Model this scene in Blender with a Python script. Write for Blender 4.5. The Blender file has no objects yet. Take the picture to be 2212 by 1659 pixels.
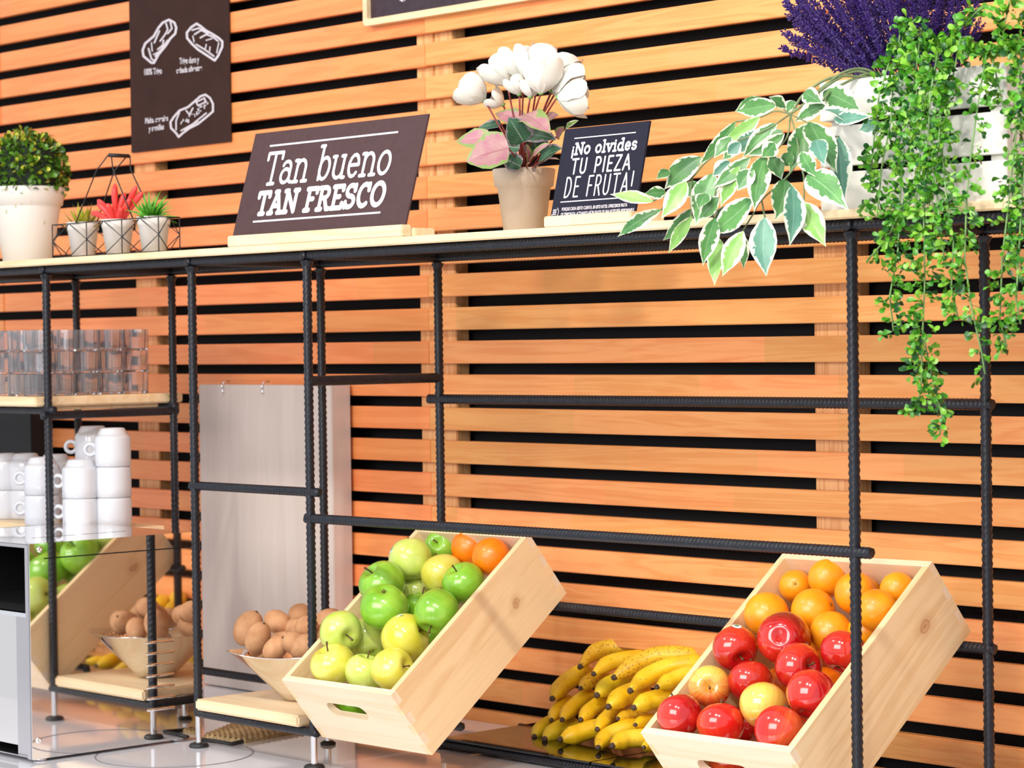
import bpy, bmesh, math, random
from mathutils import Vector, Matrix, noise
from mathutils.geometry import tessellate_polygon
random.seed(7)
PI = math.pi
SC = bpy.context.scene
COL = SC.collection

# ------------------------------------------------------------------ camera
YAW, PITCH, ROLL, HD, EYE, FPX = 0.8255, -0.0169, -0.0133, 3.4727, 1.69, 5400.0
_f = Vector((-math.sin(YAW) * math.cos(PITCH), math.cos(YAW) * math.cos(PITCH), math.sin(PITCH)))
_r = Vector((math.cos(YAW), math.sin(YAW), 0)); _u = _r.cross(_f)
CR = math.cos(ROLL) * _r + math.sin(ROLL) * _u
CU = -math.sin(ROLL) * _r + math.cos(ROLL) * _u
CF = _f
CAM = Vector((0, -HD, EYE))
cd = bpy.data.cameras.new('camera'); cam = bpy.data.objects.new('camera', cd); COL.objects.link(cam)
cam.matrix_world = Matrix(((CR.x, CU.x, -CF.x, CAM.x), (CR.y, CU.y, -CF.y, CAM.y), (CR.z, CU.z, -CF.z, CAM.z), (0, 0, 0, 1)))
cd.sensor_fit = 'HORIZONTAL'; cd.sensor_width = 36.0; cd.lens = FPX / 2212 * 36.0
cd.clip_start = 0.05; cd.clip_end = 60
SC.camera = cam
cd.dof.use_dof = True; cd.dof.focus_distance = 4.15; cd.dof.aperture_fstop = 9.0

# ------------------------------------------------------------------ world, lamps, exposure
SC.view_settings.view_transform = 'Standard'; SC.view_settings.look = 'None'
SC.view_settings.gamma = 1.0; SC.view_settings.use_curve_mapping = False
SC.view_settings.exposure = 0.24
w = bpy.data.worlds.new('world'); SC.world = w; w.use_nodes = True
w.node_tree.nodes['Background'].inputs[0].default_value = (0.93, 0.95, 1.0, 1)
w.node_tree.nodes['Background'].inputs[1].default_value = 0.74

def lamp(name, loc, target, size, power, color=(1, 1, 1), shape='DISK', size_y=None):
    l = bpy.data.lights.new(name, 'AREA'); l.shape = shape; l.size = size
    if size_y: l.size_y = size_y
    l.energy = power; l.color = color
    o = bpy.data.objects.new(name, l); COL.objects.link(o); o.location = loc
    o.rotation_euler = (Vector(target) - Vector(loc)).to_track_quat('-Z', 'Y').to_euler()
    return o
lamp('soft_fill_light', (-2.2, -5.2, 2.9), (-3.4, 0, 1.35), 3.4, 146, (1.0, 0.97, 0.93), 'RECTANGLE', 1.8)  # broad frontal fill added to lift the shade under the shelf, not a fixture
lamp('spot_light', (-2.1, -2.35, 3.3), (-3.4, -0.4, 1.2), 0.16, 26, (1.0, 0.94, 0.84))
lamp('spot_light', (-3.9, -2.3, 3.3), (-4.4, -0.3, 1.3), 0.16, 12, (1.0, 0.94, 0.84))
lamp('spot_light', (-1.3, -2.3, 3.3), (-2.5, -0.4, 1.2), 0.16, 18, (1.0, 0.94, 0.84))

# ------------------------------------------------------------------ pixel helpers (2212 x 1659)
def ray(x, y): return CF + CR * ((x - 1106) / FPX) - CU * ((y - 829.5) / FPX)
def onY(x, y, Y): v = ray(x, y); return CAM + v * ((Y - CAM.y) / v.y)
def onX(x, y, X): v = ray(x, y); return CAM + v * ((X - CAM.x) / v.x)
def onZ(x, y, Z): v = ray(x, y); return CAM + v * ((Z - CAM.z) / v.z)
def pxm(P): return FPX / (Vector(P) - CAM).dot(CF)

# ------------------------------------------------------------------ materials
MATS = {}
def nodes(name):
    m = bpy.data.materials.new(name); m.use_nodes = True
    nt = m.node_tree; b = nt.nodes['Principled BSDF']; MATS[name] = m
    return m, nt, b
def N(nt, t, **k):
    n = nt.nodes.new(t)
    for a, v in k.items():
        if a.startswith('_'): setattr(n, a[1:], v)
        else: n.inputs[a].default_value = v
    return n
def L(nt, a, b): nt.links.new(a, b)
def ramp(nt, stops, interp='LINEAR'):
    n = nt.nodes.new('ShaderNodeValToRGB'); n.color_ramp.interpolation = interp
    el = n.color_ramp.elements
    while len(el) > 1: el.remove(el[-1])
    el[0].position, el[0].color = stops[0][0], (*stops[0][1], 1)
    for p, c in stops[1:]:
        e = el.new(p); e.color = (*c, 1)
    return n
def srgb(r, g, b):
    f = lambda c: (c / 255 / 12.92) if c / 255 <= .04045 else ((c / 255 + .055) / 1.055) ** 2.4
    return (f(r), f(g), f(b))
def plain(name, col, rough=.5, metal=0, spec=.5, coat=0, bump=None, var=0.0, vscale=20):
    m, nt, b = nodes(name)
    b.inputs['Base Color'].default_value = (*col, 1); b.inputs['Roughness'].default_value = rough
    b.inputs['Metallic'].default_value = metal; b.inputs['Specular IOR Level'].default_value = spec
    b.inputs['Coat Weight'].default_value = coat; b.inputs['Coat Roughness'].default_value = .08
    tc = N(nt, 'ShaderNodeTexCoord')
    if var:
        no = N(nt, 'ShaderNodeTexNoise', Scale=vscale, Detail=4.0); L(nt, tc.outputs['Object'], no.inputs['Vector'])
        r = ramp(nt, [(.3, tuple(c * (1 - var) for c in col)), (.7, tuple(min(1, c * (1 + var)) for c in col))])
        L(nt, no.outputs[0], r.inputs[0]); L(nt, r.outputs[0], b.inputs['Base Color'])
    if bump:
        no = N(nt, 'ShaderNodeTexNoise', Scale=bump[0], Detail=3.0); L(nt, tc.outputs['Object'], no.inputs['Vector'])
        bu = N(nt, 'ShaderNodeBump', Strength=bump[1], Distance=.002); L(nt, no.outputs[0], bu.inputs['Height']); L(nt, bu.outputs[0], b.inputs['Normal'])
    return m
def wood(name, c1, c2, axis=0, rough=.5, blocks=None, tint=.12, knots=0.0, grain=1.0, coat=0.0):
    """grain runs along axis; blocks = length of finger-jointed pieces; tint = spread from piece to piece"""
    m, nt, b = nodes(name); b.inputs['Roughness'].default_value = rough; b.inputs['Coat Weight'].default_value = coat
    tc = N(nt, 'ShaderNodeTexCoord'); oi = N(nt, 'ShaderNodeObjectInfo')
    sc = [26.0, 26.0, 26.0]; sc[axis] = 1.6
    off = N(nt, 'ShaderNodeVectorMath', _operation='ADD'); L(nt, tc.outputs['Object'], off.inputs[0])
    mul = N(nt, 'ShaderNodeVectorMath', _operation='SCALE'); cx = N(nt, 'ShaderNodeCombineXYZ')
    for i in range(3): L(nt, oi.outputs['Random'], cx.inputs[i])
    L(nt, cx.outputs[0], mul.inputs[0]); mul.inputs['Scale'].default_value = 17.0; L(nt, mul.outputs[0], off.inputs[1])
    mp = N(nt, 'ShaderNodeMapping'); mp.inputs['Scale'].default_value = sc; L(nt, off.outputs[0], mp.inputs['Vector'])
    n1 = N(nt, 'ShaderNodeTexNoise', Scale=1.0, Detail=3.0, Distortion=1.2); L(nt, mp.outputs[0], n1.inputs['Vector'])
    wv = N(nt, 'ShaderNodeMath', _operation='MULTIPLY'); L(nt, n1.outputs[0], wv.inputs[0]); wv.inputs[1].default_value = 34.0 * grain
    sn = N(nt, 'ShaderNodeMath', _operation='SINE'); L(nt, wv.outputs[0], sn.inputs[0])
    mr = N(nt, 'ShaderNodeMapRange'); L(nt, sn.outputs[0], mr.inputs[0]); mr.inputs[1].default_value = -1
    n2 = N(nt, 'ShaderNodeTexNoise', Scale=7.0, Detail=5.0); L(nt, mp.outputs[0], n2.inputs['Vector'])
    ad = N(nt, 'ShaderNodeMix', _data_type='FLOAT'); ad.inputs[0].default_value = .55
    L(nt, mr.outputs[0], ad.inputs[2]); L(nt, n2.outputs[0], ad.inputs[3])
    cr = ramp(nt, [(.15, c2), (.62, c1), (1, tuple(min(1, c * 1.07) for c in c1))]); L(nt, ad.outputs[0], cr.inputs[0])
    out = cr.outputs[0]
    # piece to piece shift of brightness and hue
    rnd = oi.outputs['Random']
    if blocks:
        sx = N(nt, 'ShaderNodeSeparateXYZ'); L(nt, tc.outputs['Object'], sx.inputs[0])
        dv = N(nt, 'ShaderNodeMath', _operation='DIVIDE'); L(nt, sx.outputs[axis], dv.inputs[0]); dv.inputs[1].default_value = blocks
        ra = N(nt, 'ShaderNodeMath', _operation='MULTIPLY_ADD'); L(nt, oi.outputs['Random'], ra.inputs[0]); ra.inputs[1].default_value = 7.3; L(nt, dv.outputs[0], ra.inputs[2])
        fl = N(nt, 'ShaderNodeMath', _operation='FLOOR'); L(nt, ra.outputs[0], fl.inputs[0])
        s2 = N(nt, 'ShaderNodeMath', _operation='MULTIPLY_ADD'); L(nt, oi.outputs['Random'], s2.inputs[0]); s2.inputs[1].default_value = 31.7; L(nt, fl.outputs[0], s2.inputs[2])
        wn = N(nt, 'ShaderNodeTexWhiteNoise', _noise_dimensions='1D'); L(nt, s2.outputs[0], wn.inputs['W']); rnd = wn.outputs['Value']
    hs = N(nt, 'ShaderNodeHueSaturation'); L(nt, out, hs.inputs['Color'])
    v = N(nt, 'ShaderNodeMapRange'); L(nt, rnd, v.inputs[0]); v.inputs[3].default_value = 1 - tint; v.inputs[4].default_value = 1 + tint * .6; L(nt, v.outputs[0], hs.inputs['Value'])
    h = N(nt, 'ShaderNodeMapRange'); L(nt, rnd, h.inputs[0]); h.inputs[3].default_value = .5 + tint * .045; h.inputs[4].default_value = .5 - tint * .07
    L(nt, h.outputs[0], hs.inputs['Hue'])
    out = hs.outputs[0]
    if knots:
        vo = N(nt, 'ShaderNodeTexVoronoi', Scale=knots); mp2 = N(nt, 'ShaderNodeMapping'); s3 = [1.0, 1.0, 1.0]; s3[axis] = .55
        mp2.inputs['Scale'].default_value = s3; L(nt, off.outputs[0], mp2.inputs['Vector']); L(nt, mp2.outputs[0], vo.inputs['Vector'])
        kr = ramp(nt, [(.0, (1, 1, 1)), (.055, (1, 1, 1)), (.12, (0, 0, 0))]); L(nt, vo.outputs[0], kr.inputs[0])
        mx = N(nt, 'ShaderNodeMix', _data_type='RGBA'); L(nt, kr.outputs[0], mx.inputs[0]); L(nt, out, mx.inputs[6]); mx.inputs[7].default_value = (*[c * .45 for c in c2], 1)
        out = mx.outputs[2]
    L(nt, out, b.inputs['Base Color'])
    bu = N(nt, 'ShaderNodeBump', Strength=.12, Distance=.001); L(nt, ad.outputs[0], bu.inputs['Height']); L(nt, bu.outputs[0], b.inputs['Normal'])
    return m

SLAT = wood('cedar_slat', srgb(242, 168, 100), srgb(234, 150, 80), 0, .42, blocks=.34, tint=.12, grain=.8)
SLATL = wood('cedar_slat_reddish', srgb(248, 156, 92), srgb(240, 142, 78), 0, .42, blocks=.42, tint=.09, grain=.6)
STUD = wood('pine_stud', srgb(236, 184, 126), srgb(216, 150, 88), 2, .5, tint=.06, grain=1.0)
PINE = wood('pale_pine', srgb(232, 208, 170), srgb(224, 192, 146), 0, .45, blocks=.26, tint=.07, grain=.5)
CRATEX = wood('crate_pine_x', srgb(236, 214, 184), srgb(230, 202, 164), 0, .42, tint=.04, grain=.4)
CRATEY = wood('crate_pine_y', srgb(236, 208, 166), srgb(226, 190, 142), 1, .42, tint=.04, grain=.5, knots=5.0)
WHITEWOOD = plain('whitewashed_wood', srgb(222, 220, 214), .6, var=.10, vscale=26, bump=(60, .2))
WALLM = plain('black_wall', (.0022, .0018, .0036), .8, var=.3, vscale=8)
REBAR = plain('black_painted_rebar', (.006, .008, .014), .34, spec=.45, bump=(500, .35), var=.4, vscale=90)
STEEL = plain('polished_steel', (.82, .80, .79), .035, metal=1.0)
BRUSH = plain('brushed_steel', (.62, .60, .62), .22, metal=1.0, bump=(300, .05))
CHROME = plain('chrome', (.88, .88, .90), .10, metal=1.0)
RUBBER = plain('black_rubber', (.012, .012, .014), .5, bump=(200, .1))
BLACK = plain('matt_black', (.004, .004, .005), .7, var=.3)
BLACKGLASS = plain('black_glass', (.004, .004, .004), .04, spec=.7)
CERAMIC = plain('white_porcelain', srgb(206, 208, 216), .12, spec=.5, coat=.3, var=.02)
COUNTER = plain('glossy_counter', srgb(236, 236, 244), .06, spec=.65, coat=.6, var=.02, vscale=3)
BOARDG = wood('grey_laminate', srgb(216, 203, 196), srgb(209, 195, 187), 2, .25, tint=.02, grain=.2)
SIGNM = plain('chocolate_board', srgb(76, 56, 58), .7, spec=.2, var=.06, vscale=60)
SIGNB = plain('blue_black_board', srgb(30, 30, 46), .7, spec=.2, var=.08, vscale=60)
POSTM = plain('dark_brown_poster', srgb(58, 38, 34), .8, spec=.15, var=.12, vscale=14)
INK = plain('white_ink', srgb(226, 222, 230), .6)
INKW = plain('white_ink_soft', srgb(205, 198, 206), .6)
TERRA = plain('grey_clay', srgb(186, 170, 152), .7, bump=(80, .1), var=.05)
STICK = plain('fruit_sticker', srgb(236, 240, 244), .3, coat=.6)
STICKG = plain('sticker_green', srgb(70, 150, 110), .35)
STEMM = plain('fruit_stem', srgb(92, 66, 34), .7, var=.3, vscale=200)
WOVEN = plain('woven_straw', srgb(176, 150, 108), .8, bump=(220, .9), var=.35, vscale=130)

def knot_wood(name, ky, kz, r, star):
    m = wood(name, srgb(238, 208, 162), srgb(226, 188, 138), 1, .42, tint=.04, grain=.5)
    nt = m.node_tree; b = nt.nodes['Principled BSDF']; src = b.inputs['Base Color'].links[0].from_socket
    tc = N(nt, 'ShaderNodeTexCoord'); no = N(nt, 'ShaderNodeTexNoise', Scale=38.0, Detail=2.0); L(nt, tc.outputs['Object'], no.inputs['Vector'])
    ds = N(nt, 'ShaderNodeVectorMath', _operation='SUBTRACT'); L(nt, no.outputs['Color'], ds.inputs[0]); ds.inputs[1].default_value = (.5, .5, .5)
    sc = N(nt, 'ShaderNodeVectorMath', _operation='SCALE'); L(nt, ds.outputs[0], sc.inputs[0]); sc.inputs['Scale'].default_value = r * (3.2 if star else 1.0)
    ad = N(nt, 'ShaderNodeVectorMath', _operation='ADD'); L(nt, tc.outputs['Object'], ad.inputs[0]); L(nt, sc.outputs[0], ad.inputs[1])
    mp = N(nt, 'ShaderNodeMapping'); mp.inputs['Location'].default_value = (0, -ky * .75, -kz); mp.inputs['Scale'].default_value = (0, .75, 1); L(nt, ad.outputs[0], mp.inputs['Vector'])
    ln = N(nt, 'ShaderNodeVectorMath', _operation='LENGTH'); L(nt, mp.outputs[0], ln.inputs[0])
    dv = N(nt, 'ShaderNodeMath', _operation='DIVIDE'); L(nt, ln.outputs['Value'], dv.inputs[0]); dv.inputs[1].default_value = r * 3
    rp = ramp(nt, [(0, (.75, .75, .75)), (.22, (.45, .45, .45)), (.32, (.72, .72, .72)), (.38, (.25, .25, .25)), (1, (0, 0, 0))]); L(nt, dv.outputs[0], rp.inputs[0])
    mx = N(nt, 'ShaderNodeMix', _data_type='RGBA'); L(nt, rp.outputs[0], mx.inputs[0]); L(nt, src, mx.inputs[6]); mx.inputs[7].default_value = (*srgb(166, 104, 56), 1); L(nt, mx.outputs[2], b.inputs['Base Color'])
    return m

def pot_white():
    m = plain('speckled_white_pot', srgb(216, 213, 208), .5)
    nt = m.node_tree; b = nt.nodes['Principled BSDF']; tc = N(nt, 'ShaderNodeTexCoord')
    mp = N(nt, 'ShaderNodeMapping'); mp.inputs['Scale'].default_value = (1, 1, .45); L(nt, tc.outputs['Object'], mp.inputs['Vector'])
    vo = N(nt, 'ShaderNodeTexVoronoi', Scale=46.0); L(nt, mp.outputs[0], vo.inputs['Vector'])
    r = ramp(nt, [(.0, srgb(150, 150, 120)), (.10, srgb(196, 192, 176)), (.17, srgb(216, 213, 208))]); L(nt, vo.outputs['Distance'], r.inputs[0]); L(nt, r.outputs[0], b.inputs['Base Color'])
    return m
POTW = pot_white()

def glass():
    m, nt, b = nodes('clear_glass'); b.inputs['Base Color'].default_value = (1, 1, 1, 1); b.inputs['Roughness'].default_value = .02
    b.inputs['IOR'].default_value = 1.5; b.inputs['Transmission Weight'].default_value = .955; b.inputs['Base Color'].default_value = (.93, .93, .96, 1)
    return m
GLASS = glass()

def fruit_mat(name, cols, cheek=None, streak=0, rough=.22, dots=None, coat=.5, bump=None, per=.06, k=.04):
    """cols: ramp stops by large noise; cheek: (colour, amount) on one side of the object; dots: lenticels"""
    m, nt, b = nodes(name); b.inputs['Roughness'].default_value = rough; b.inputs['Coat Weight'].default_value = coat; b.inputs['Coat Roughness'].default_value = .06
    b.inputs['Subsurface Weight'].default_value = .0
    tc = N(nt, 'ShaderNodeTexCoord'); oi = N(nt, 'ShaderNodeObjectInfo')
    no = N(nt, 'ShaderNodeTexNoise', _noise_dimensions='4D', Scale=22.0 * k * (1.6 if k < 1 else 1), Detail=3.0); L(nt, tc.outputs['Object'], no.inputs['Vector'])
    mw = N(nt, 'ShaderNodeMath', _operation='MULTIPLY'); L(nt, oi.outputs['Random'], mw.inputs[0]); mw.inputs[1].default_value = 40; L(nt, mw.outputs[0], no.inputs['W'])
    r = ramp(nt, cols); L(nt, no.outputs[0], r.inputs[0]); out = r.outputs[0]
    if cheek:
        sx = N(nt, 'ShaderNodeSeparateXYZ'); L(nt, tc.outputs['Object'], sx.inputs[0])
        at = N(nt, 'ShaderNodeMath', _operation='ARCTAN2'); L(nt, sx.outputs[1], at.inputs[0]); L(nt, sx.outputs[0], at.inputs[1])
        cxx = N(nt, 'ShaderNodeCombineXYZ'); L(nt, at.outputs[0], cxx.inputs[0]); L(nt, mw.outputs[0], cxx.inputs[1])
        st = N(nt, 'ShaderNodeTexNoise', Scale=7.0, Detail=4.0); L(nt, cxx.outputs[0], st.inputs['Vector'])
        a = N(nt, 'ShaderNodeMath', _operation='MULTIPLY_ADD'); L(nt, sx.outputs[0], a.inputs[0]); a.inputs[1].default_value = .55; a.inputs[2].default_value = cheek[1]
        a2 = N(nt, 'ShaderNodeMath', _operation='MULTIPLY_ADD'); L(nt, st.outputs[0], a2.inputs[0]); a2.inputs[1].default_value = streak; L(nt, a.outputs[0], a2.inputs[2])
        a3 = N(nt, 'ShaderNodeClamp'); L(nt, a2.outputs[0], a3.inputs[0])
        mx = N(nt, 'ShaderNodeMix', _data_type='RGBA'); L(nt, a3.outputs[0], mx.inputs[0]); L(nt, out, mx.inputs[6]); mx.inputs[7].default_value = (*cheek[0], 1); out = mx.outputs[2]
    if dots:
        vo = N(nt, 'ShaderNodeTexVoronoi', Scale=dots[1] * k); L(nt, tc.outputs['Object'], vo.inputs['Vector'])
        dr = ramp(nt, [(0, (1, 1, 1)), (dots[2], (0, 0, 0))]); L(nt, vo.outputs['Distance'], dr.inputs[0])
        mx = N(nt, 'ShaderNodeMix', _data_type='RGBA'); mm = N(nt, 'ShaderNodeMath', _operation='MULTIPLY'); L(nt, dr.outputs[0], mm.inputs[0]); mm.inputs[1].default_value = dots[3]
        L(nt, mm.outputs[0], mx.inputs[0]); L(nt, out, mx.inputs[6]); mx.inputs[7].default_value = (*dots[0], 1); out = mx.outputs[2]
    hs = N(nt, 'ShaderNodeHueSaturation'); L(nt, out, hs.inputs['Color'])
    v = N(nt, 'ShaderNodeMapRange'); L(nt, oi.outputs['Random'], v.inputs[0]); v.inputs[3].default_value = 1 - per; v.inputs[4].default_value = 1 + per; L(nt, v.outputs[0], hs.inputs['Value'])
    L(nt, hs.outputs[0], b.inputs['Base Color'])
    if bump:
        nb = N(nt, 'ShaderNodeTexNoise', Scale=bump[0] * k, Detail=2.0); L(nt, tc.outputs['Object'], nb.inputs['Vector'])
        bu = N(nt, 'ShaderNodeBump', Strength=bump[1], Distance=.001); L(nt, nb.outputs[0], bu.inputs['Height']); L(nt, bu.outputs[0], b.inputs['Normal'])
    return m
A_GREEN = fruit_mat('apple_skin_green', [(.3, srgb(108, 170, 26)), (.7, srgb(148, 198, 66))], dots=(srgb(205, 225, 130), 260, .10, .5))
A_LIME = fruit_mat('apple_skin_lime', [(.3, srgb(186, 208, 74)), (.7, srgb(212, 224, 128))], dots=(srgb(238, 240, 170), 260, .10, .45))
A_GOLD = fruit_mat('apple_skin_golden', [(.3, srgb(210, 200, 44)), (.7, srgb(226, 220, 112))], dots=(srgb(180, 160, 60), 240, .08, .5))
A_RED = fruit_mat('apple_skin_red', [(.3, srgb(166, 6, 16)), (.72, srgb(206, 26, 26))], cheek=(srgb(222, 60, 30), -.35), streak=.9, dots=(srgb(235, 140, 110), 250, .09, .45), rough=.14, coat=.9)
A_BI = fruit_mat('apple_skin_bicolour', [(.3, srgb(232, 206, 70)), (.7, srgb(240, 214, 110))], cheek=(srgb(222, 82, 34), .12), streak=.8, dots=(srgb(245, 226, 150), 250, .09, .5), rough=.16, coat=.8)
A_BLUSH = fruit_mat('apple_skin_blush', [(.3, srgb(222, 84, 40)), (.7, srgb(236, 140, 70))], cheek=(srgb(214, 30, 22), .15), streak=1.0, dots=(srgb(248, 190, 140), 250, .10, .6), rough=.16, coat=.8)
ORANGEM = fruit_mat('orange_peel', [(.3, srgb(250, 148, 10)), (.7, srgb(252, 168, 30))], rough=.30, coat=.25, bump=(520, .35))
ORANGED = fruit_mat('orange_peel_deep', [(.3, srgb(255, 116, 4)), (.7, srgb(255, 140, 16))], rough=.30, coat=.25, bump=(520, .35))
KIWIM = fruit_mat('kiwi_skin', [(.3, srgb(186, 130, 88)), (.7, srgb(214, 164, 120))], rough=.75, coat=0, bump=(900, .9), dots=(srgb(120, 76, 44), 420, .12, .5), per=.12)
BANANAM = fruit_mat('banana_skin', [(.25, srgb(226, 172, 8)), (.5, srgb(246, 200, 24)), (.8, srgb(250, 214, 70))], rough=.42, coat=.1, dots=(srgb(92, 48, 14), 95, .20, .9), per=.05, k=1)
BANANAG = fruit_mat('banana_skin_greenish', [(.25, srgb(206, 186, 20)), (.7, srgb(240, 206, 40))], rough=.42, coat=.1, dots=(srgb(92, 48, 14), 80, .15, .8), per=.05, k=1)
def banana_freckled():
    m = fruit_mat('banana_skin_freckled', [(.25, srgb(214, 160, 10)), (.7, srgb(246, 204, 50))], rough=.45, coat=.05, dots=(srgb(96, 46, 14), 165, .42, .85), per=.04, k=1)
    return m
BANANAF = banana_freckled()
BTIP = plain('banana_tip', srgb(84, 66, 54), .8, var=.4, vscale=300)

def leaf_mat(name, c1, c2, margin=None, vein=None, rough=.38, per=.22):
    """uses the leaf's own UV: u across (0..1), v along; margin = colour of the pale rim"""
    m, nt, b = nodes(name); b.inputs['Roughness'].default_value = rough; b.inputs['Specular IOR Level'].default_value = .5
    uv = N(nt, 'ShaderNodeUVMap'); tc = N(nt, 'ShaderNodeTexCoord'); oi = N(nt, 'ShaderNodeObjectInfo')
    no = N(nt, 'ShaderNodeTexNoise', Scale=34.0, Detail=3.0); L(nt, tc.outputs['Object'], no.inputs['Vector'])
    r = ramp(nt, [(.3, c1), (.7, c2)]); L(nt, no.outputs[0], r.inputs[0]); out = r.outputs[0]
    sx = N(nt, 'ShaderNodeSeparateXYZ'); L(nt, uv.outputs[0], sx.inputs[0])
    ab = N(nt, 'ShaderNodeMath', _operation='SUBTRACT'); L(nt, sx.outputs[0], ab.inputs[0]); ab.inputs[1].default_value = .5
    aa = N(nt, 'ShaderNodeMath', _operation='ABSOLUTE'); L(nt, ab.outputs[0], aa.inputs[0])
    if vein:
        vr = ramp(nt, [(0, (1, 1, 1)), (.03, (0, 0, 0))]); L(nt, aa.outputs[0], vr.inputs[0])
        sd = N(nt, 'ShaderNodeMath', _operation='MULTIPLY_ADD'); L(nt, aa.outputs[0], sd.inputs[0]); sd.inputs[1].default_value = -1.1; L(nt, sx.outputs[1], sd.inputs[2])
        s1 = N(nt, 'ShaderNodeMath', _operation='MULTIPLY'); L(nt, sd.outputs[0], s1.inputs[0]); s1.inputs[1].default_value = 46
        s2 = N(nt, 'ShaderNodeMath', _operation='SINE'); L(nt, s1.outputs[0], s2.inputs[0])
        s3 = ramp(nt, [(.93, (0, 0, 0)), (1, (.45, .45, .45))]); L(nt, s2.outputs[0], s3.inputs[0])
        mxv = N(nt, 'ShaderNodeMath', _operation='MAXIMUM'); L(nt, vr.outputs[0], mxv.inputs[0]); L(nt, s3.outputs[0], mxv.inputs[1])
        hv = N(nt, 'ShaderNodeMath', _operation='MULTIPLY'); L(nt, mxv.outputs[0], hv.inputs[0]); hv.inputs[1].default_value = .55
        mx = N(nt, 'ShaderNodeMix', _data_type='RGBA'); L(nt, hv.outputs[0], mx.inputs[0]); L(nt, out, mx.inputs[6]); mx.inputs[7].default_value = (*vein, 1); out = mx.outputs[2]
    if margin:
        n2 = N(nt, 'ShaderNodeTexNoise', Scale=120.0, Detail=1.0); L(nt, tc.outputs['Object'], n2.inputs['Vector'])
        n3 = N(nt, 'ShaderNodeTexNoise', Scale=22.0, Detail=1.0); L(nt, tc.outputs['Object'], n3.inputs['Vector'])
        a1 = N(nt, 'ShaderNodeMath', _operation='MULTIPLY_ADD'); L(nt, n2.outputs[0], a1.inputs[0]); a1.inputs[1].default_value = .42; L(nt, aa.outputs[0], a1.inputs[2])
        a2 = N(nt, 'ShaderNodeMath', _operation='MULTIPLY_ADD'); L(nt, n3.outputs[0], a2.inputs[0]); a2.inputs[1].default_value = .52; L(nt, a1.outputs[0], a2.inputs[2])
        tp = N(nt, 'ShaderNodeMapRange'); L(nt, sx.outputs[1], tp.inputs[0]); tp.inputs[1].default_value = .78; tp.inputs[4].default_value = .22
        a4 = N(nt, 'ShaderNodeMath', _operation='ADD'); L(nt, a2.outputs[0], a4.inputs[0]); L(nt, tp.outputs[0], a4.inputs[1])
        mr = ramp(nt, [(.835, (0, 0, 0)), (.855, (1, 1, 1))]); L(nt, a4.outputs[0], mr.inputs[0])
        mx = N(nt, 'ShaderNodeMix', _data_type='RGBA'); L(nt, mr.outputs[0], mx.inputs[0]); L(nt, out, mx.inputs[6]); mx.inputs[7].default_value = (*margin, 1); out = mx.outputs[2]
    hs = N(nt, 'ShaderNodeHueSaturation'); L(nt, out, hs.inputs['Color'])
    v = N(nt, 'ShaderNodeMapRange'); L(nt, oi.outputs['Random'], v.inputs[0]); v.inputs[3].default_value = 1 - per; v.inputs[4].default_value = 1 + per * .8; L(nt, v.outputs[0], hs.inputs['Value'])
    L(nt, hs.outputs[0], b.inputs['Base Color'])
    return m
FICUS = leaf_mat('ficus_leaf', srgb(58, 112, 60), srgb(92, 144, 78), margin=srgb(228, 228, 206), vein=srgb(150, 188, 140))
FICUSL = leaf_mat('ficus_leaf_light', srgb(120, 176, 84), srgb(146, 192, 104), margin=srgb(232, 232, 208), vein=srgb(180, 208, 150), per=.1)
FICUSB = leaf_mat('ficus_leaf_blue', srgb(70, 122, 104), srgb(96, 146, 124), margin=srgb(226, 230, 212), vein=srgb(140, 180, 160), per=.1)
VINEL = leaf_mat('boxwood_leaf', srgb(40, 118, 14), srgb(96, 168, 38), rough=.35, per=.35)
VINEL2 = leaf_mat('boxwood_leaf_bright', srgb(104, 176, 36), srgb(148, 204, 70), rough=.35, per=.2)
VINED = leaf_mat('boxwood_leaf_dark', srgb(16, 70, 18), srgb(36, 104, 34), rough=.35, per=.35)
TOPL = leaf_mat('topiary_leaf', srgb(34, 84, 14), srgb(98, 142, 34), rough=.35, per=.4)
TOPL2 = leaf_mat('topiary_leaf_yellow', srgb(150, 158, 30), srgb(186, 184, 56), rough=.4, per=.25)
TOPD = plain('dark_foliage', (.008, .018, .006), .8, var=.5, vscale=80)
STEMG = plain('green_stem', srgb(110, 150, 84), .5, var=.2)
STEMB = plain('ficus_stem', srgb(112, 128, 88), .6, var=.25, vscale=60)
STEMR = plain('cyclamen_stem', srgb(128, 44, 46), .4, var=.3, vscale=60)
PETAL = plain('white_petal', srgb(226, 224, 216), .5, var=.03, vscale=40)
CYL = leaf_mat('cyclamen_leaf', srgb(166, 104, 122), srgb(176, 140, 132), margin=srgb(128, 150, 84), vein=srgb(120, 30, 56), per=.12)
CYD = leaf_mat('cyclamen_leaf_dark', srgb(18, 66, 44), srgb(60, 104, 74), margin=srgb(140, 128, 136), vein=srgb(170, 190, 170), per=.15)
LAV = plain('lavender_violet', srgb(44, 12, 96), .55, var=.7, vscale=260)
LAVS = plain('lavender_stem', srgb(58, 44, 84), .7, var=.4, vscale=60)
SUCY = plain('succulent_yellow_green', srgb(160, 158, 44), .5, var=.25, vscale=90)
SUCR = plain('succulent_red', srgb(228, 66, 62), .4, var=.2, vscale=70)
SUCG = plain('succulent_green', srgb(84, 160, 40), .45, var=.35, vscale=110)
MINIP = plain('white_mini_pot', srgb(214, 208, 202), .5, var=.03, vscale=60)
WIRE = plain('black_wire', (.01, .01, .011), .45, var=.2)

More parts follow.
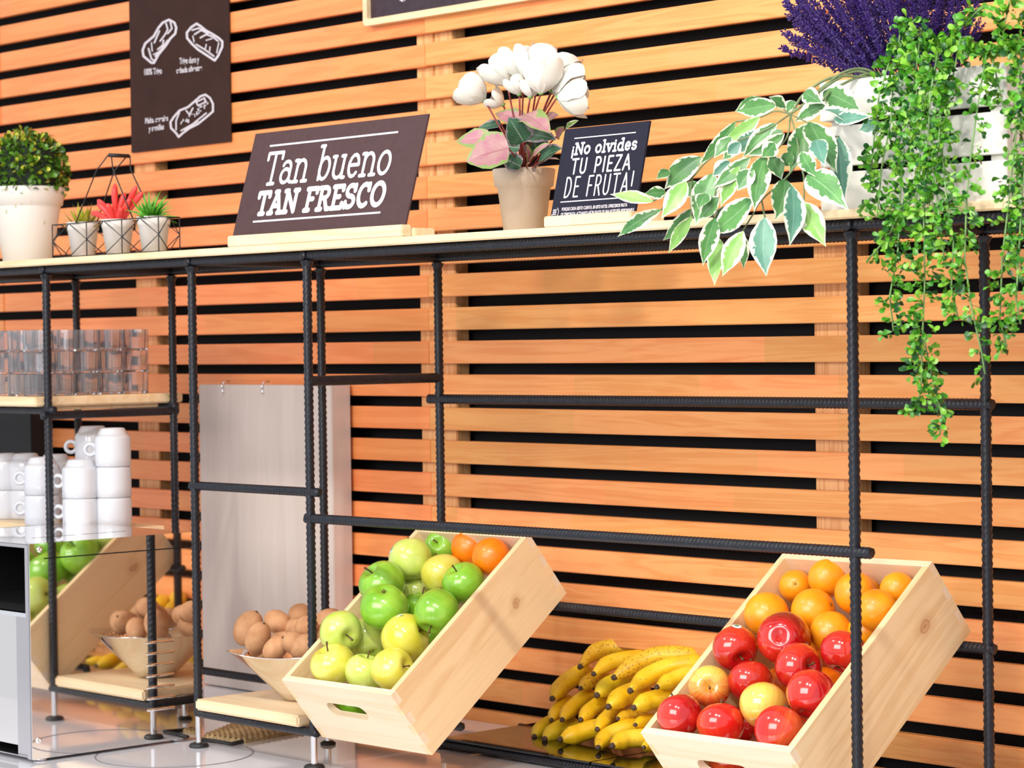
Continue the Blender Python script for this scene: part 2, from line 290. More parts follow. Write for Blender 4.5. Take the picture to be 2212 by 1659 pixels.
# ------------------------------------------------------------------ mesh helpers
def mesh(name, vs, fs, mat, smooth=False, uvs=None):
    me = bpy.data.meshes.new(name); me.from_pydata([tuple(v) for v in vs], [], fs)
    if uvs:
        ul = me.uv_layers.new(name='UVMap')
        for lp in me.loops: ul.data[lp.index].uv = uvs[lp.vertex_index]
    me.materials.append(mat)
    if smooth: me.polygons.foreach_set('use_smooth', [True] * len(me.polygons))
    me.update(); return me
def link(name, me, parent=None, m=None):
    o = bpy.data.objects.new(name, me); COL.objects.link(o)
    if m is not None: o.matrix_basis = m
    if parent is not None:
        o.parent = parent
        if parent.parent is None: o.matrix_parent_inverse = parent.matrix_basis.inverted()
    return o
def tag(o, label=None, cat=None, group=None, kind=None):
    if label: o['label'] = label
    if cat: o['category'] = cat
    if group: o['group'] = group
    if kind: o['kind'] = kind
    return o
def thing(name, loc, label, cat, group=None):
    o = bpy.data.objects.new(name, None); COL.objects.link(o); o.location = loc; o.empty_display_size = .03
    return tag(o, label, cat, group)
class MB:
    def __init__(s): s.v = []; s.f = []
    def add(s, vs, fs):
        n = len(s.v); s.v += [Vector(v) for v in vs]; s.f += [tuple(i + n for i in f) for f in fs]; return s
    def box(s, a, b, M=None):
        x0, y0, z0 = a; x1, y1, z1 = b
        vs = [Vector(p) for p in ((x0, y0, z0), (x1, y0, z0), (x1, y1, z0), (x0, y1, z0), (x0, y0, z1), (x1, y0, z1), (x1, y1, z1), (x0, y1, z1))]
        if M: vs = [M @ v for v in vs]
        return s.add(vs, [(0, 3, 2, 1), (4, 5, 6, 7), (0, 1, 5, 4), (1, 2, 6, 5), (2, 3, 7, 6), (3, 0, 4, 7)])
    def cbox(s, a, b, c=.002, M=None):
        """box with chamfered edges"""
        bm = bmesh.new(); bmesh.ops.create_cube(bm, size=1)
        d = [b[i] - a[i] for i in range(3)]; m = [(b[i] + a[i]) / 2 for i in range(3)]
        for v in bm.verts: v.co = Vector((v.co.x * d[0] + m[0], v.co.y * d[1] + m[1], v.co.z * d[2] + m[2]))
        bmesh.ops.bevel(bm, geom=list(bm.edges), offset=c, segments=2, affect='EDGES')
        vs = [(M @ v.co) if M else v.co.copy() for v in bm.verts]; bm.verts.index_update()
        fs = [tuple(v.index for v in f.verts) for f in bm.faces]; bm.free(); return s.add(vs, fs)
    def tube(s, pts, r, n=8, cap=True):
        pts = [Vector(p) for p in pts]; rs = r if isinstance(r, (list, tuple)) else [r] * len(pts)
        vs = []; ref = None
        for i, p in enumerate(pts):
            d = (pts[min(i + 1, len(pts) - 1)] - pts[max(i - 1, 0)]).normalized()
            if ref is None: ref = d.orthogonal().normalized()
            ref = (ref - d * ref.dot(d)).normalized(); q = d.cross(ref)
            for k in range(n):
                a = 2 * PI * k / n; vs.append(p + (ref * math.cos(a) + q * math.sin(a)) * rs[i])
        fs = [(i * n + k, i * n + (k + 1) % n, (i + 1) * n + (k + 1) % n, (i + 1) * n + k) for i in range(len(pts) - 1) for k in range(n)]
        if cap: fs += [tuple(range(n))[::-1], tuple((len(pts) - 1) * n + k for k in range(n))]
        return s.add(vs, fs)
    def lathe(s, prof, n=32, c=(0, 0, 0), M=None, cap0=False, cap1=False):
        vs = []
        for r, z in prof:
            for k in range(n):
                a = 2 * PI * k / n; v = Vector((c[0] + r * math.cos(a), c[1] + r * math.sin(a), c[2] + z)); vs.append(M @ v if M else v)
        m = len(prof); fs = [(i * n + k, i * n + (k + 1) % n, (i + 1) * n + (k + 1) % n, (i + 1) * n + k) for i in range(m - 1) for k in range(n)]
        if cap0: fs.append(tuple(range(n))[::-1])
        if cap1: fs.append(tuple((m - 1) * n + k for k in range(n)))
        return s.add(vs, fs)
    def ob(s, name, mat, parent=None, smooth=False, M=None):
        return link(name, mesh(name, s.v, s.f, mat, smooth), parent, M)
def extrude(outline, holes, t):
    """flat outline with holes (x, y lists) -> MB of thickness t along +z (local)"""
    loops = [outline] + holes; tri = tessellate_polygon([[Vector((x, y, 0)) for x, y in l] for l in loops])
    flat = [p for l in loops for p in l]; n = len(flat)
    vs = [(x, y, 0) for x, y in flat] + [(x, y, t) for x, y in flat]
    fs = [tuple(f)[::-1] for f in tri] + [tuple(i + n for i in f) for f in tri]; k = 0
    for l in loops:
        m = len(l)
        for i in range(m): fs.append((k + i, k + (i + 1) % m, n + k + (i + 1) % m, n + k + i))
        k += m
    return MB().add(vs, fs)
def fix_normals(o):
    bm = bmesh.new(); bm.from_mesh(o.data); bmesh.ops.recalc_face_normals(bm, faces=bm.faces); bm.to_mesh(o.data); bm.free(); return o
def ordinal(i): return ['first', 'second', 'third', 'fourth', 'fifth', 'sixth', 'seventh', 'eighth', 'ninth', 'tenth'][i]

# ------------------------------------------------------------------ the slatted wall
CT = 0.90                     # counter top
ZT, PIT, SH = EYE + 0.1434, 0.07, 0.0472
wall = MB().box((-8.5, .072, 0), (0.6, .12, 3.4)).ob('wall_back', WALLM); tag(wall, kind='structure')
slat_cache = {}
def slat(x0, x1, k, dy, dz, mat):
    key = (x0, x1, mat.name)
    if key not in slat_cache:
        mb = MB().cbox((x0, 0, -SH), (x1, .019, 0), .0016)
        slat_cache[key] = mesh('slat', mb.v, mb.f, mat)
    return link('slat', slat_cache[key], wall, Matrix.Translation((0, dy, ZT - PIT * k + dz)))
for k in range(-13, 14):
    slat(-7.3, -5.726, k, 0, 0, SLATL)
    slat(-5.722, -4.0205, k, 0, 0, SLATL)
    slat(-4.0185, -1.5, k, -.003 + random.uniform(-.0008, .0008), random.uniform(-.001, .001), SLAT)
for x0, x1 in ((-6.4, -6.31), (-5.142, -5.053), (-4.072, -3.957), (-2.972, -2.872), (-1.9, -1.81)):
    if x0 == -4.072:
        for a, b in ((-4.072, -4.017), (-4.014, -3.957)): MB().cbox((a, .0195, .4), (b, .058, 2.9), .002).ob('batten', STUD, wall)
    else: MB().cbox((x0, .0195, .4), (x1, .058, 2.9), .002).ob('batten', STUD, wall)

# floor, counter
tag(MB().box((-8.5, -6, -.05), (2.5, .12, 0)).ob('floor', plain('grey_floor', srgb(150, 146, 142), .3, var=.05)), kind='structure')
ctr = thing('counter', (-3.6, -.6, 0), 'glossy pale grey counter that carries the toaster, rack and fruit', 'counter')
MB().cbox((-7.4, -1.35, CT - .04), (-.9, -.002, CT), .003).ob('worktop', COUNTER, ctr)
MB().box((-7.3, -1.25, 0), (-1.0, -.02, CT - .04)).ob('cabinet_body', plain('cabinet_grey', srgb(150, 148, 150), .4, var=.03), ctr)
MB().lathe([(.150, 0), (.150, .0006), (.153, .0006), (.153, 0)], 64, (onZ(395, 1627, CT).x, onZ(395, 1627, CT).y - .02, CT + .0002)).ob('ring_mark', plain('hob_mark', srgb(120, 118, 124), .4, var=.05), ctr)

# grey board behind the rack
b = thing('splash_board', (-4.53, -.04, CT), 'pale greyish wood-grain board standing behind the kiwi bowl against the slats', 'board')
MB().cbox((-4.772, -.062, CT + .002), (-4.278, -.008, 1.600), .002).ob('panel', BOARDG, b)
for px in (481, 567):
    p = onY(px, 832, -.064); mb = MB()
    mb.tube([(p.x, -.0645, 1.588), (p.x, -.0665, 1.598), (p.x, -.060, 1.606), (p.x, -.045, 1.607)], .0022, 6)
    mb.tube([(p.x, -.0645, 1.580), (p.x, -.0645, 1.590)], .004, 8)
    mb.ob('hook', CHROME, b, True)
tag(MB().cbox((-7.0, -.055, 1.0), (-5.512, -.010, 1.575), .003).ob('black_panel', BLACK), 'matt black panel standing behind the white cups at the left edge', 'panel')

# ------------------------------------------------------------------ rebar rack
YA, YB = -.6016, -.28
XP = [-4.946, -4.5625, -4.0345, -3.668, -2.3685]
rack = thing('display_rack', (-3.6, -.44, CT), 'black rack welded from ribbed steel bars along the slatted wall', 'rack')
RB = {}
def rebar_mesh(Ln, r0, pitch):
    key = (round(Ln, 3), r0)
    if key in RB: return RB[key]
    n = 16; step = pitch / 5; m = int(Ln / step) + 1; vs = []
    for i in range(m + 1):
        z = min(i * step, Ln)
        for k in range(n):
            a = 2 * PI * k / n
            ph = (z / pitch + 1.35 * a / PI) % 1
            h = .0016 * max(0, 1 - abs(ph - .5) * 3.2)
            c = abs(math.cos(a + 1.05))
            if c > .96: h = .0013
            rr = r0 + h; vs.append((rr * math.cos(a), rr * math.sin(a), z))
    fs = [(i * n + k, i * n + (k + 1) % n, (i + 1) * n + (k + 1) % n, (i + 1) * n + k) for i in range(m) for k in range(n)]
    fs += [tuple(range(n))[::-1], tuple(m * n + k for k in range(n))]
    RB[key] = mesh('rebar', vs, fs, REBAR, False); RB[key].polygons.foreach_set('use_smooth', [True] * len(fs)); return RB[key]
def bar(name, a, b, r=.0069, pitch=.0085):
    a, b = Vector(a), Vector(b); d = b - a
    q = Vector((0, 0, 1)).rotation_difference(d.normalized()).to_matrix().to_4x4()
    return link(name, rebar_mesh(d.length, r, pitch), rack, Matrix.Translation(a) @ q)
TOPZ = 1.8465
for X in XP:
    for Y in (YA, YB):
        foot = 1.005 if not (X == XP[2] and Y == YA) else .985
        post = bar('post', (X, Y, .962), (X, Y, TOPZ), .0078, .0115)
        MB().lathe([(.0062, 0), (.0062, .056)], 16, (X, Y, CT + .008)).ob('leg_sleeve', CHROME, rack, True)
        MB().lathe([(.019, 0), (.020, .003), (.017, .007), (.009, .009), (.0063, .0095)], 20, (X, Y, CT + .0005), cap0=True).ob('rubber_foot', RUBBER, rack, True)
        MB().lathe([(.0075, -.012), (.0115, -.004), (.0125, 0)], 12, (X, Y, TOPZ - .002)).ob('weld', REBAR, rack, True)
for Y in (YA, YB): bar('top_rail', (-5.6, Y, 1.8555), (-1.5, Y, 1.8555), .0082)
for X in XP: bar('side_rail', (X, YA - .012, 1.8555), (X, YB + .012, 1.8555), .0074)
bar('front_crossbar', (XP[3] - .012, YA, EYE - .3235), (XP[4] + .030, YA, EYE - .3175), .0080)
bar('front_crossbar', (XP[2] - .012, YA, EYE - .2745), (XP[3] + .026, YA, EYE - .2745), .0076)
bar('front_crossbar', (XP[2], YA, EYE - .7225), (XP[3] + .01, YA, EYE - .7225), .0076)
bar('rear_crossbar', (XP[3] - .030, YB, EYE - .1095), (XP[4] + .012, YB, EYE - .1080), .0085)
bar('rear_crossbar', (XP[3] - .02, YB, EYE - .4905), (XP[4] + .012, YB, EYE - .4905), .0078)
bar('rear_crossbar', (XP[1], YB, EYE - .7090), (XP[3], YB, EYE - .7090), .0076)
bar('side_bar', (XP[3], YA, EYE - .068), (XP[3], YB, EYE - .068), .0085)
bar('side_bar', (XP[2], YA, EYE - .7225), (XP[2], YB, EYE - .7150), .0076)
bar('side_bar', (XP[3], YA, EYE - .7225), (XP[3], YB, EYE - .7150), .0076)
bar('side_bar', (XP[1], YA - .015, EYE - .143), (XP[1], YB + .01, EYE - .143), .0080)
bar('front_crossbar', (XP[0] - .5, YA, EYE - .132), (XP[1] + .022, YA, EYE - .132), .0080)
bar('rear_crossbar', (XP[0] - .5, YB, EYE - .132), (XP[1] + .01, YB, EYE - .132), .0080)
for x0, x1, xs in ((XP[3], -3.345, XP[3]), (-2.735, XP[4], XP[4])):      # bars the lower ends of the crates stand on
    bar('crate_rest_bar', (x0, -.52, EYE - .6875), (x1, -.52, EYE - .6875), .0074)
    bar('crate_rest_stub', (xs, -.52, EYE - .7225), (xs, -.52, EYE - .6875), .0066)
bar('side_bar', (XP[4], YA, EYE - .7225), (XP[4], YB, EYE - .7225), .0076)
MB().lathe([(.0062, 0), (.0062, .062)], 16, (-3.87, -.408, CT + .006)).ob('leg_sleeve', CHROME, rack, True)
MB().lathe([(.015, 0), (.016, .003), (.010, .007)], 16, (-3.87, -.408, CT + .0005), cap0=True, cap1=True).ob('rubber_foot', RUBBER, rack, True)
# tray bars under the bananas
bar('tray_bar', (XP[3] + .01, -.292, CT + .0115), (-2.42, -.292, CT + .0115), .0074)
bar('tray_bar', (XP[3] - .02, -.060, CT + .0130), (-2.42, -.060, CT + .0130), .0074)
bar('tray_bar', (XP[3] + .01, -.292, CT + .0120), (XP[3] + .01, -.06, CT + .0120), .0066)
def tray(x0, x1, label):
    o = MB().cbox((x0, -.302, CT + .0205), (x1, -.045, CT + .0245), .001).ob('glass_tray', BLACKGLASS); tag(o, label, 'tray')
tray(-3.655, -3.242, 'glossy black tray plate under the left half of the bananas')
tray(-3.238, -2.46, 'glossy black tray plate under the right half of the bananas')

# ------------------------------------------------------------------ boards on the rack
tag(MB().cbox((-5.5, -.622, EYE + .1745 - .0005), (-1.6, -.262, EYE + .1745 + .0135), .002).ob('shelf_board', PINE), 'long pale pine top board carrying the plants and signs', 'shelf')
SHT = EYE + .188
gs = thing('glass_shelf', (-4.9, -.44, EYE - .12), 'pine shelf under the stacked glasses at the left', 'shelf')
MB().cbox((-5.6, -.625, EYE - .1245), (-4.575, -.245, EYE - .1035), .003).ob('board', PINE, gs)
MB().cbox((-4.615, -.575, EYE - .1335), (-4.590, -.300, EYE - .1250), .002).ob('batten', PINE, gs)
tag(MB().cbox((-4.0235, -.618, EYE - .7140), (-3.695, -.285, EYE - .6925), .004).ob('shelf_board', PINE), 'small pale pine board under the steel bowl of kiwis', 'shelf')
tag(MB().cbox((-5.3, -.545, 1.290), (-4.452, -.385, 1.305), .002).ob('cup_shelf', PINE), 'narrow pine shelf behind the toaster that carries the white cups', 'shelf')

# woven mat under the rack
mb = MB(); nseg = 26
c0, c1 = Vector((-4.22, -.30, CT + .012)), Vector((-3.86, -.22, CT + .012))
m0 = MB(); rows = 16
P0, P1, P2, P3 = onZ(440, 1594, CT), onZ(530, 1606, CT), onZ(700, 1574, CT), onZ(560, 1545, CT)
for i in range(rows):
    for j in range(28):
        u0, u1, v0, v1 = i / rows, (i + .92) / rows, j / 28, (j + .86) / 28
        q = lambda u, v: P0.lerp(P1, u).lerp(P3.lerp(P2, u), v)
        h = .006 + .0025 * ((i + j) % 2)
        a, b_, c, d = q(u0, v0), q(u1, v0), q(u1, v1), q(u0, v1)
        m0.add([a, b_, c, d] + [p + Vector((0, 0, h)) for p in (a, b_, c, d)], [(4, 5, 6, 7), (0, 1, 5, 4), (1, 2, 6, 5), (2, 3, 7, 6), (3, 0, 4, 7)])
o = m0.ob('woven_mat', WOVEN); tag(o, 'straw coloured woven mat lying on the counter under the rack', 'mat', kind='thing')
a, b_ = onZ(432, 1597, CT + .004), onZ(500, 1607, CT + .004)
tag(MB().tube([a, a.lerp(b_, .5) + Vector((0, 0, .001)), b_, onZ(545, 1596, CT + .004)], .004, 8).ob('power_cable', RUBBER, None, True), 'black cable lying on the counter beside the woven mat', 'cable')

# ------------------------------------------------------------------ toaster
XT = -4.113
to = thing('toaster', (-4.32, -.75, CT), 'polished steel conveyor toaster at the lower left, mirroring the kiwi bowl', 'toaster')
YF, YR, ZB, ZTT = -.932, -.556, .906, 1.3165
MB().box((XT - .0015, YF, ZB), (XT + .0008, YR + .01, 1.2868)).ob('side_panel', STEEL, to)
MB().box((XT - .0015, YF, 1.2892), (XT + .0008, YR + .01, ZTT)).ob('side_flange', STEEL, to)
MB().box((XT - .0025, YF + .01, 1.2850), (XT - .0014, YR, 1.2900)).ob('slit', BLACK, to)
MB().box((XT - .0025, YF, 1.2866), (XT + .0008, YF + .032, 1.2894)).ob('side_corner', STEEL, to)
MB().box((-4.535, YR, ZB + .004), (XT - .002, YR + .003, ZTT - .001)).ob('back_panel', BRUSH, to)
MB().box((-4.538, YF + .002, ZB), (-4.535, YR, ZTT)).ob('far_side_panel', BRUSH, to)
MB().box((-4.536, YF + .002, ZB + .002), (XT - .002, YR, ZB + .004)).ob('base_plate', BRUSH, to)
# top plate with long slots
ol = [(-4.538, YF), (XT + .0008, YF), (XT + .0008, YR + .003), (-4.538, YR + .003)]
holes = []
for px, py, w_ in ((118, 1160, 80), (225, 1152, 80), (40, 1139, 78), (145, 1132, 76), (160, 1144, 0)):
    if not w_: continue
    a = onZ(px - w_ / 2, py + 1, ZTT); c = onZ(px + w_ / 2, py - 1, ZTT)
    L_ = .052; x_, y_ = (a.x + c.x) / 2, (a.y + c.y) / 2
    if x_ > XT - .02: continue
    y_ = min(max(y_, YF + .06), YR - .06)
    holes.append([(x_ - .004, y_ - L_), (x_ + .004, y_ - L_), (x_ + .004, y_ + L_), (x_ - .004, y_ + L_)])
tp = extrude(ol, holes, .0012)
o = tp.ob('top_plate', STEEL, to, False, Matrix.Translation((0, 0, ZTT))); fix_normals(o)
for h in holes: MB().box((h[0][0] - .001, h[0][1] - .001, ZTT - .012), (h[2][0] + .001, h[2][1] + .001, ZTT - .0008)).ob('slot_liner', BLACK, to)
# front
MB().cbox((-4.1285, YF - .001, ZB), (XT - .002, YF + .03, ZTT - .001), .001).ob('front_stile', BRUSH, to)
MB().cbox((-4.1780, YF + .008, ZB), (-4.1300, YF + .034, 1.180), .0015).ob('front_stile', BRUSH, to)
MB().box((-4.535, YF + .012, ZB + .02), (-4.180, YF + .016, 1.176)).ob('front_panel', STEEL, to)
MB().cbox((-4.535, YF + .002, 1.176), (-4.1285, YF + .02, 1.184), .001).ob('front_lip', CHROME, to)
MB().box((-4.535, YF + .002, 1.309), (-4.1285, YF + .02, ZTT - .001)).ob('front_header', BRUSH, to)
MB().add([(-4.534, YF + .012, 1.184), (-4.1285, YF + .012, 1.184), (-4.1285, YF + .012, 1.309), (-4.534, YF + .012, 1.309),
          (-4.534, YF + .30, 1.184), (-4.1285, YF + .30, 1.184), (-4.1285, YF + .30, 1.309), (-4.534, YF + .30, 1.309)],
         [(4, 5, 6, 7), (0, 1, 5, 4), (3, 2, 6, 7), (1, 2, 6, 5), (0, 3, 7, 4)]).ob('oven_cavity', BLACK, to)
for px, py in ((85, 1187), (83, 1599)):
    p = onX(px, py, XT); M = Matrix.Translation((XT + .0008, p.y, p.z)) @ Matrix.Rotation(PI / 2, 4, 'Y')
    MB().lathe([(.0062, 0), (.0058, .0018), (.0035, .0030), (.0018, .0032), (.0015, .0012), (.0, .0012)], 20, M=M).ob('screw', CHROME, to, True)
for i in range(7):
    za = onX(345, 1386 + i * 24.2, XT).z; ya, yb = onX(314, 1390, XT).y, onX(376, 1385, XT).y
    vs, fs = [], []
    for s in range(9):
        t = s / 8; y = ya + (yb - ya) * t; bl = math.sin(PI * min(1, max(0, t * 4 if t < .25 else (1 - t) * 4 if t > .75 else 1)) / 2)
        for k in range(6):
            a = PI * k / 5; vs.append((XT + .0006 + .0045 * bl * math.sin(a), y, za + .0030 * math.cos(a)))
    fs = [(s * 6 + k, s * 6 + k + 1, (s + 1) * 6 + k + 1, (s + 1) * 6 + k) for s in range(8) for k in range(5)]
    MB().add(vs, fs).ob('vent_louver', STEEL, to, True)
for x, y in ((XT - .02, YF + .03), (XT - .02, YR - .03), (-4.50, YF + .03), (-4.50, YR - .03)):
    MB().lathe([(.013, 0), (.013, .004), (.007, .006)], 16, (x, y, CT + .0002), cap0=True).ob('foot', CHROME, to, True)

# ------------------------------------------------------------------ crates
CW, CL, CD, TH = .3177, .4228, .1471, .0125
def crate(o, yaw, tilt, roll, label, knot):
    CY = knot_wood('crate_pine_knotty', *knot)
    M = Matrix.Translation((o[0], o[1], o[2] + EYE)) @ Matrix.Rotation(yaw, 4, 'Z') @ Matrix.Rotation(tilt, 4, 'X') @ Matrix.Rotation(roll, 4, 'Y')
    t = thing('wooden_crate', M @ Vector((CW / 2, CL / 2, 0)), label, 'crate')
    nf = 6; fh = (CD - .0) / nf
    # front and back panels in local x,z ; teeth on the sides
    def panel(hole):
        ol = [(TH, 0)]; ol = []
        ol.append((0 if 0 else TH, 0)); R = []; 
        for i in range(nf):
            z0, z1 = i * fh, (i + 1) * fh; x = 0.0004 if i % 2 else TH
            R += [(x, z0), (x, z1)]
        left = R; right = [(CW - x, z) for x, z in reversed(R)]
        ol = left + right
        hs = []
        if hole:
            cx, cz, hw, hh = CW * .46, CD * .585, .056, .0160; h = []
            for k in range(17):
                a = PI / 2 + PI * k / 16; h.append((cx - hw + hh + hh * math.cos(a), cz + hh * math.sin(a)))
            for k in range(17):
                a = -PI / 2 + PI * k / 16; h.append((cx + hw - hh + hh * math.cos(a), cz + hh * math.sin(a)))
            hs = [h]
        return extrude(ol, hs, TH)
    for hole, y in ((True, TH), (True, CL)):
        mb = panel(hole); mb.v = [Vector((v.x, y - v.z, v.y)) for v in mb.v]
        fix_normals(mb.ob('end_panel', CRATEX, t, False, M))
    for s in (0, 1):
        R = []
        for i in range(nf):
            z0, z1 = i * fh, (i + 1) * fh; y = TH if i % 2 else .0004
            R += [(y, z0), (y, z1)]
        # round the lower corner slightly
        ol = R + [(CL - y, z) for y, z in reversed(R)]
        mb = extrude(ol, [], TH); x = 0 if s == 0 else CW - TH
        mb.v = [Vector((x + v.z, v.x, v.y)) for v in mb.v]
        o_ = fix_normals(mb.ob('side_panel', CY, t, False, M))
    mb = MB().box((TH, TH, 0), (CW - TH, CL - TH, .006)); mb.ob('base', CRATEY, t, False, M)
    return M, t
M1, _ = crate((-3.6537, -.5934, -.7306), -.0063, .6659, -.0103, 'pale pine crate of green apples, tilted, left of the bananas', (.318, .070, .007, True))
M2, _ = crate((-2.7367, -.5889, -.7314), -.0194, .6602, -.0198, 'pale pine crate of red apples and oranges, tilted, right of the bananas', (.345, .082, .009, False))

# ------------------------------------------------------------------ fruit
def apple_mesh(mat, seed=0, tall=.93):
    rnd = random.Random(seed); n, m = 32, 24; vs = []; lob = rnd.uniform(0, 6)
    for i in range(m + 1):
        t = PI * i / m
        for k in range(n):
            a = 2 * PI * k / n
            r = math.sin(t) * (1 + .06 * math.cos(t)) * (1 + .009 * math.cos(5 * a + lob) * (1 - .6 * math.cos(t)))
            z = tall * math.cos(t)
            q = r
            z -= .34 * math.exp(-(q / .30) ** 2) * (1 if t < PI / 2 else 0)
            z += .24 * math.exp(-(q / .26) ** 2) * (1 if t > PI / 2 else 0)
            vs.append((r * math.cos(a), r * math.sin(a), z))
    fs = [(i * n + k, (i + 1) * n + k, (i + 1) * n + (k + 1) % n, i * n + (k + 1) % n) for i in range(m) for k in range(n)]
    return mesh('apple_body', vs, fs, mat, True)
APM = {m: [apple_mesh(m, s, .90 + .05 * s) for s in range(3)] for m in (A_GREEN, A_LIME, A_GOLD, A_RED, A_BI, A_BLUSH)}
def stem_mesh():
    mb = MB().tube([(0, 0, .42), (.02, 0, .66), (.06, .01, .88), (.13, .02, 1.08)], [.045, .036, .038, .055], 6); return mesh('stem', mb.v, mb.f, STEMM, True)
STEM = stem_mesh()
def calyx_mesh():
    mb = MB()
    for k in range(5):
        a = 2 * PI * k / 5; d = Vector((math.cos(a), math.sin(a), 0)); s = Vector((-d.y, d.x, 0))
        mb.add([d * .02 - Vector((0, 0, .66)), d * .08 + s * .035 - Vector((0, 0, .72)), d * .11 - Vector((0, 0, .80)), d * .08 - s * .035 - Vector((0, 0, .72))], [(0, 1, 2, 3)])
    mb.lathe([(.0, -.69), (.05, -.685), (.07, -.66)], 8)
    return mesh('calyx', mb.v, mb.f, STEMM, False)
CALYX = calyx_mesh()
def disc_mesh(r, mat):
    """sticker lying on the unit sphere around +x"""
    mb = MB(); vs = [Vector((1.012, 0, 0))]; 
    for j in (1, 2):
        for k in range(14):
            a = 2 * PI * k / 14; d = Vector((1, r * j / 2 * math.cos(a), r * j / 2 * math.sin(a) * 1.25)).normalized() * 1.012; vs.append(d)
    fs = [(0, 1 + k, 1 + (k + 1) % 14) for k in range(14)] + [(1 + k, 15 + k, 15 + (k + 1) % 14, 1 + (k + 1) % 14) for k in range(14)]
    return mesh('sticker', vs, fs, mat, True)
STK, STKG = disc_mesh(.22, STICK), disc_mesh(.10, STICKG)
def basis(z, twist=0.0):
    z = Vector(z).normalized(); x = z.orthogonal().normalized(); y = z.cross(x)
    return Matrix((x, y, z)).transposed().to_4x4() @ Matrix.Rotation(twist, 4, 'Z')
def vdir(sx, sy, sf):
    """direction from picture right, picture up, towards the viewer"""
    return (CR * sx + CU * sy - CF * sf).normalized()
def fruit_pos(lst, M, base_h, gap=1.84):
    """rays through the photographed centres, depth solved so that fruit touch without sinking in"""
    Mi = M.inverted(); P = []
    for (px, py, rp, h) in lst:
        rp *= 1.05
        v = ray(px, py).normalized(); lo = Mi.to_3x3() @ v; c = Mi @ CAM
        t = (CD - base_h + h - c.z) / lo.z
        P.append([v, t, rp])
    R = [None] * len(P)
    for it in range(260):
        for i, (v, t, rp) in enumerate(P):
            R[i] = rp * 1.0 * (t * v.dot(CF)) / FPX
            for _ in range(60):
                q = Mi @ (CAM + v * P[i][1])
                if q.x < TH + R[i] * .94 and q.z < CD + .25 * R[i]: P[i][1] -= .003
                elif q.x > CW - TH - R[i] * .90 and q.z > R[i]: P[i][1] += .003
                elif q.y < TH + R[i] * .94 and q.z < CD: P[i][1] += .003
                else: break
        moved = False
        for i in range(len(P)):
            for j in range(i + 1, len(P)):
                a = CAM + P[i][0] * P[i][1]; b_ = CAM + P[j][0] * P[j][1]; d = (a - b_).length
                need = (R[i] + R[j]) * gap / 2
                if d < need:
                    e = (need - d) * .5
                    f_, b2 = (i, j) if P[i][1] <= P[j][1] else (j, i)
                    q = Mi @ (CAM + P[b2][0] * (P[b2][1] + e)); Rb = R[b2] * .92
                    ok = q.z > .008 + Rb and TH + Rb < q.x < CW - TH - Rb and TH + Rb < q.y < CL - TH - Rb
                    P[f_][1] -= e * (.5 if ok else 1.0)
                    if ok: P[b2][1] += e
                    moved = True
        if not moved: break
    return [(CAM + v * t, rp * (t * v.dot(CF)) / FPX) for v, t, rp in P]
def apple(loc, r, mat, up, label, k=0, twist=0.0, stem=True, sticker=None, squash=1.0):
    t = thing('apple', (0, 0, 0), label, 'apple')
    B = basis(up, twist)
    link('skin', APM[mat][k % 3], t)
    if stem: link('stem', STEM, t)
    link('calyx', CALYX, t)
    if sticker is not None:
        S = B.inverted().to_3x3() @ Vector(sticker); q = Vector((1, 0, 0)).rotation_difference(S).to_matrix().to_4x4()
        s = link('sticker', STK, t, q); link('sticker_print', STKG, s, Matrix.Scale(1.004, 4))
    t.matrix_basis = Matrix.Translation(loc) @ B @ Matrix.Diagonal((r, r, r, 1))
    return t
FR1 = [  # px, py, radius px, extra height, skin, up direction (right, up, towards), label, sticker
 (719, 1436, 47, .02, A_GOLD, (-.3, .8, .2), 'yellow apple in the front left corner of the green apple crate', None),
 (787, 1452, 41, .005, A_LIME, (.2, .9, .1), 'lime apple between two others at the front edge of the crate', None),
 (847, 1446, 45, .025, A_GOLD, (.75, .25, .5), 'yellowish apple at the front right corner, stem turned to the crate wall', (-.1, .75, .6)),
 (735, 1365, 45, .02, A_LIME, (.55, -.15, .8), 'lime apple at the left wall with its stem hollow facing right', None),
 (793, 1380, 44, .01, A_LIME, (-.3, .6, -.5), 'plain lime apple in the middle of the second row', None),
 (874, 1378, 50, .03, A_GOLD, (.8, .35, .3), 'freckled golden apple with a sticker and a stem pointing right', (-.05, .9, .35)),
 (830, 1310, 51, .04, A_GREEN, (0, -.75, -.4), 'deep green apple in front of its twin at the left wall', None),
 (826, 1262, 49, .01, A_GREEN, (-.6, .75, .35), 'deep green apple behind its twin at the left wall', None),
 (945, 1321, 48, .04, A_GREEN, (-.35, -.75, .45), 'deep green apple with its stem pointing down at the right wall', None),
 (912, 1316, 42, -.01, A_GREEN, (0, .8, 0), 'green apple mostly hidden behind the one with the hanging stem', None),
 (898, 1280, 36, -.02, A_LIME, (0, .8, -.2), 'small lime apple wedged low in the middle of the crate', None),
 (887, 1208, 45, .03, A_LIME, (-.1, .9, -.35), 'tall pale apple with a sticker showing its flower end', (-.85, .5, .2)),
 (956, 1240, 45, .01, A_GOLD, (-.2, .8, -.4), 'pale yellow-green apple right of the tall one', None),
 (1002, 1260, 45, .03, A_GREEN, (-.45, .8, .3), 'deep green apple beside the oranges at the right wall', None),
 (953, 1183, 36, .01, A_GREEN, (-.25, .45, .8), 'green apple just under the steel bar with its stem facing us', None)]
pos = fruit_pos([f[:4] for f in FR1] + [(1015, 1183, 39, .01), (1061, 1203, 40, .03)], M1, .045)
for i, f in enumerate(FR1):
    apple(pos[i][0], pos[i][1], f[4], vdir(*f[5]), f[6], i, i * 1.3, True, vdir(*f[7]) if f[7] else None)
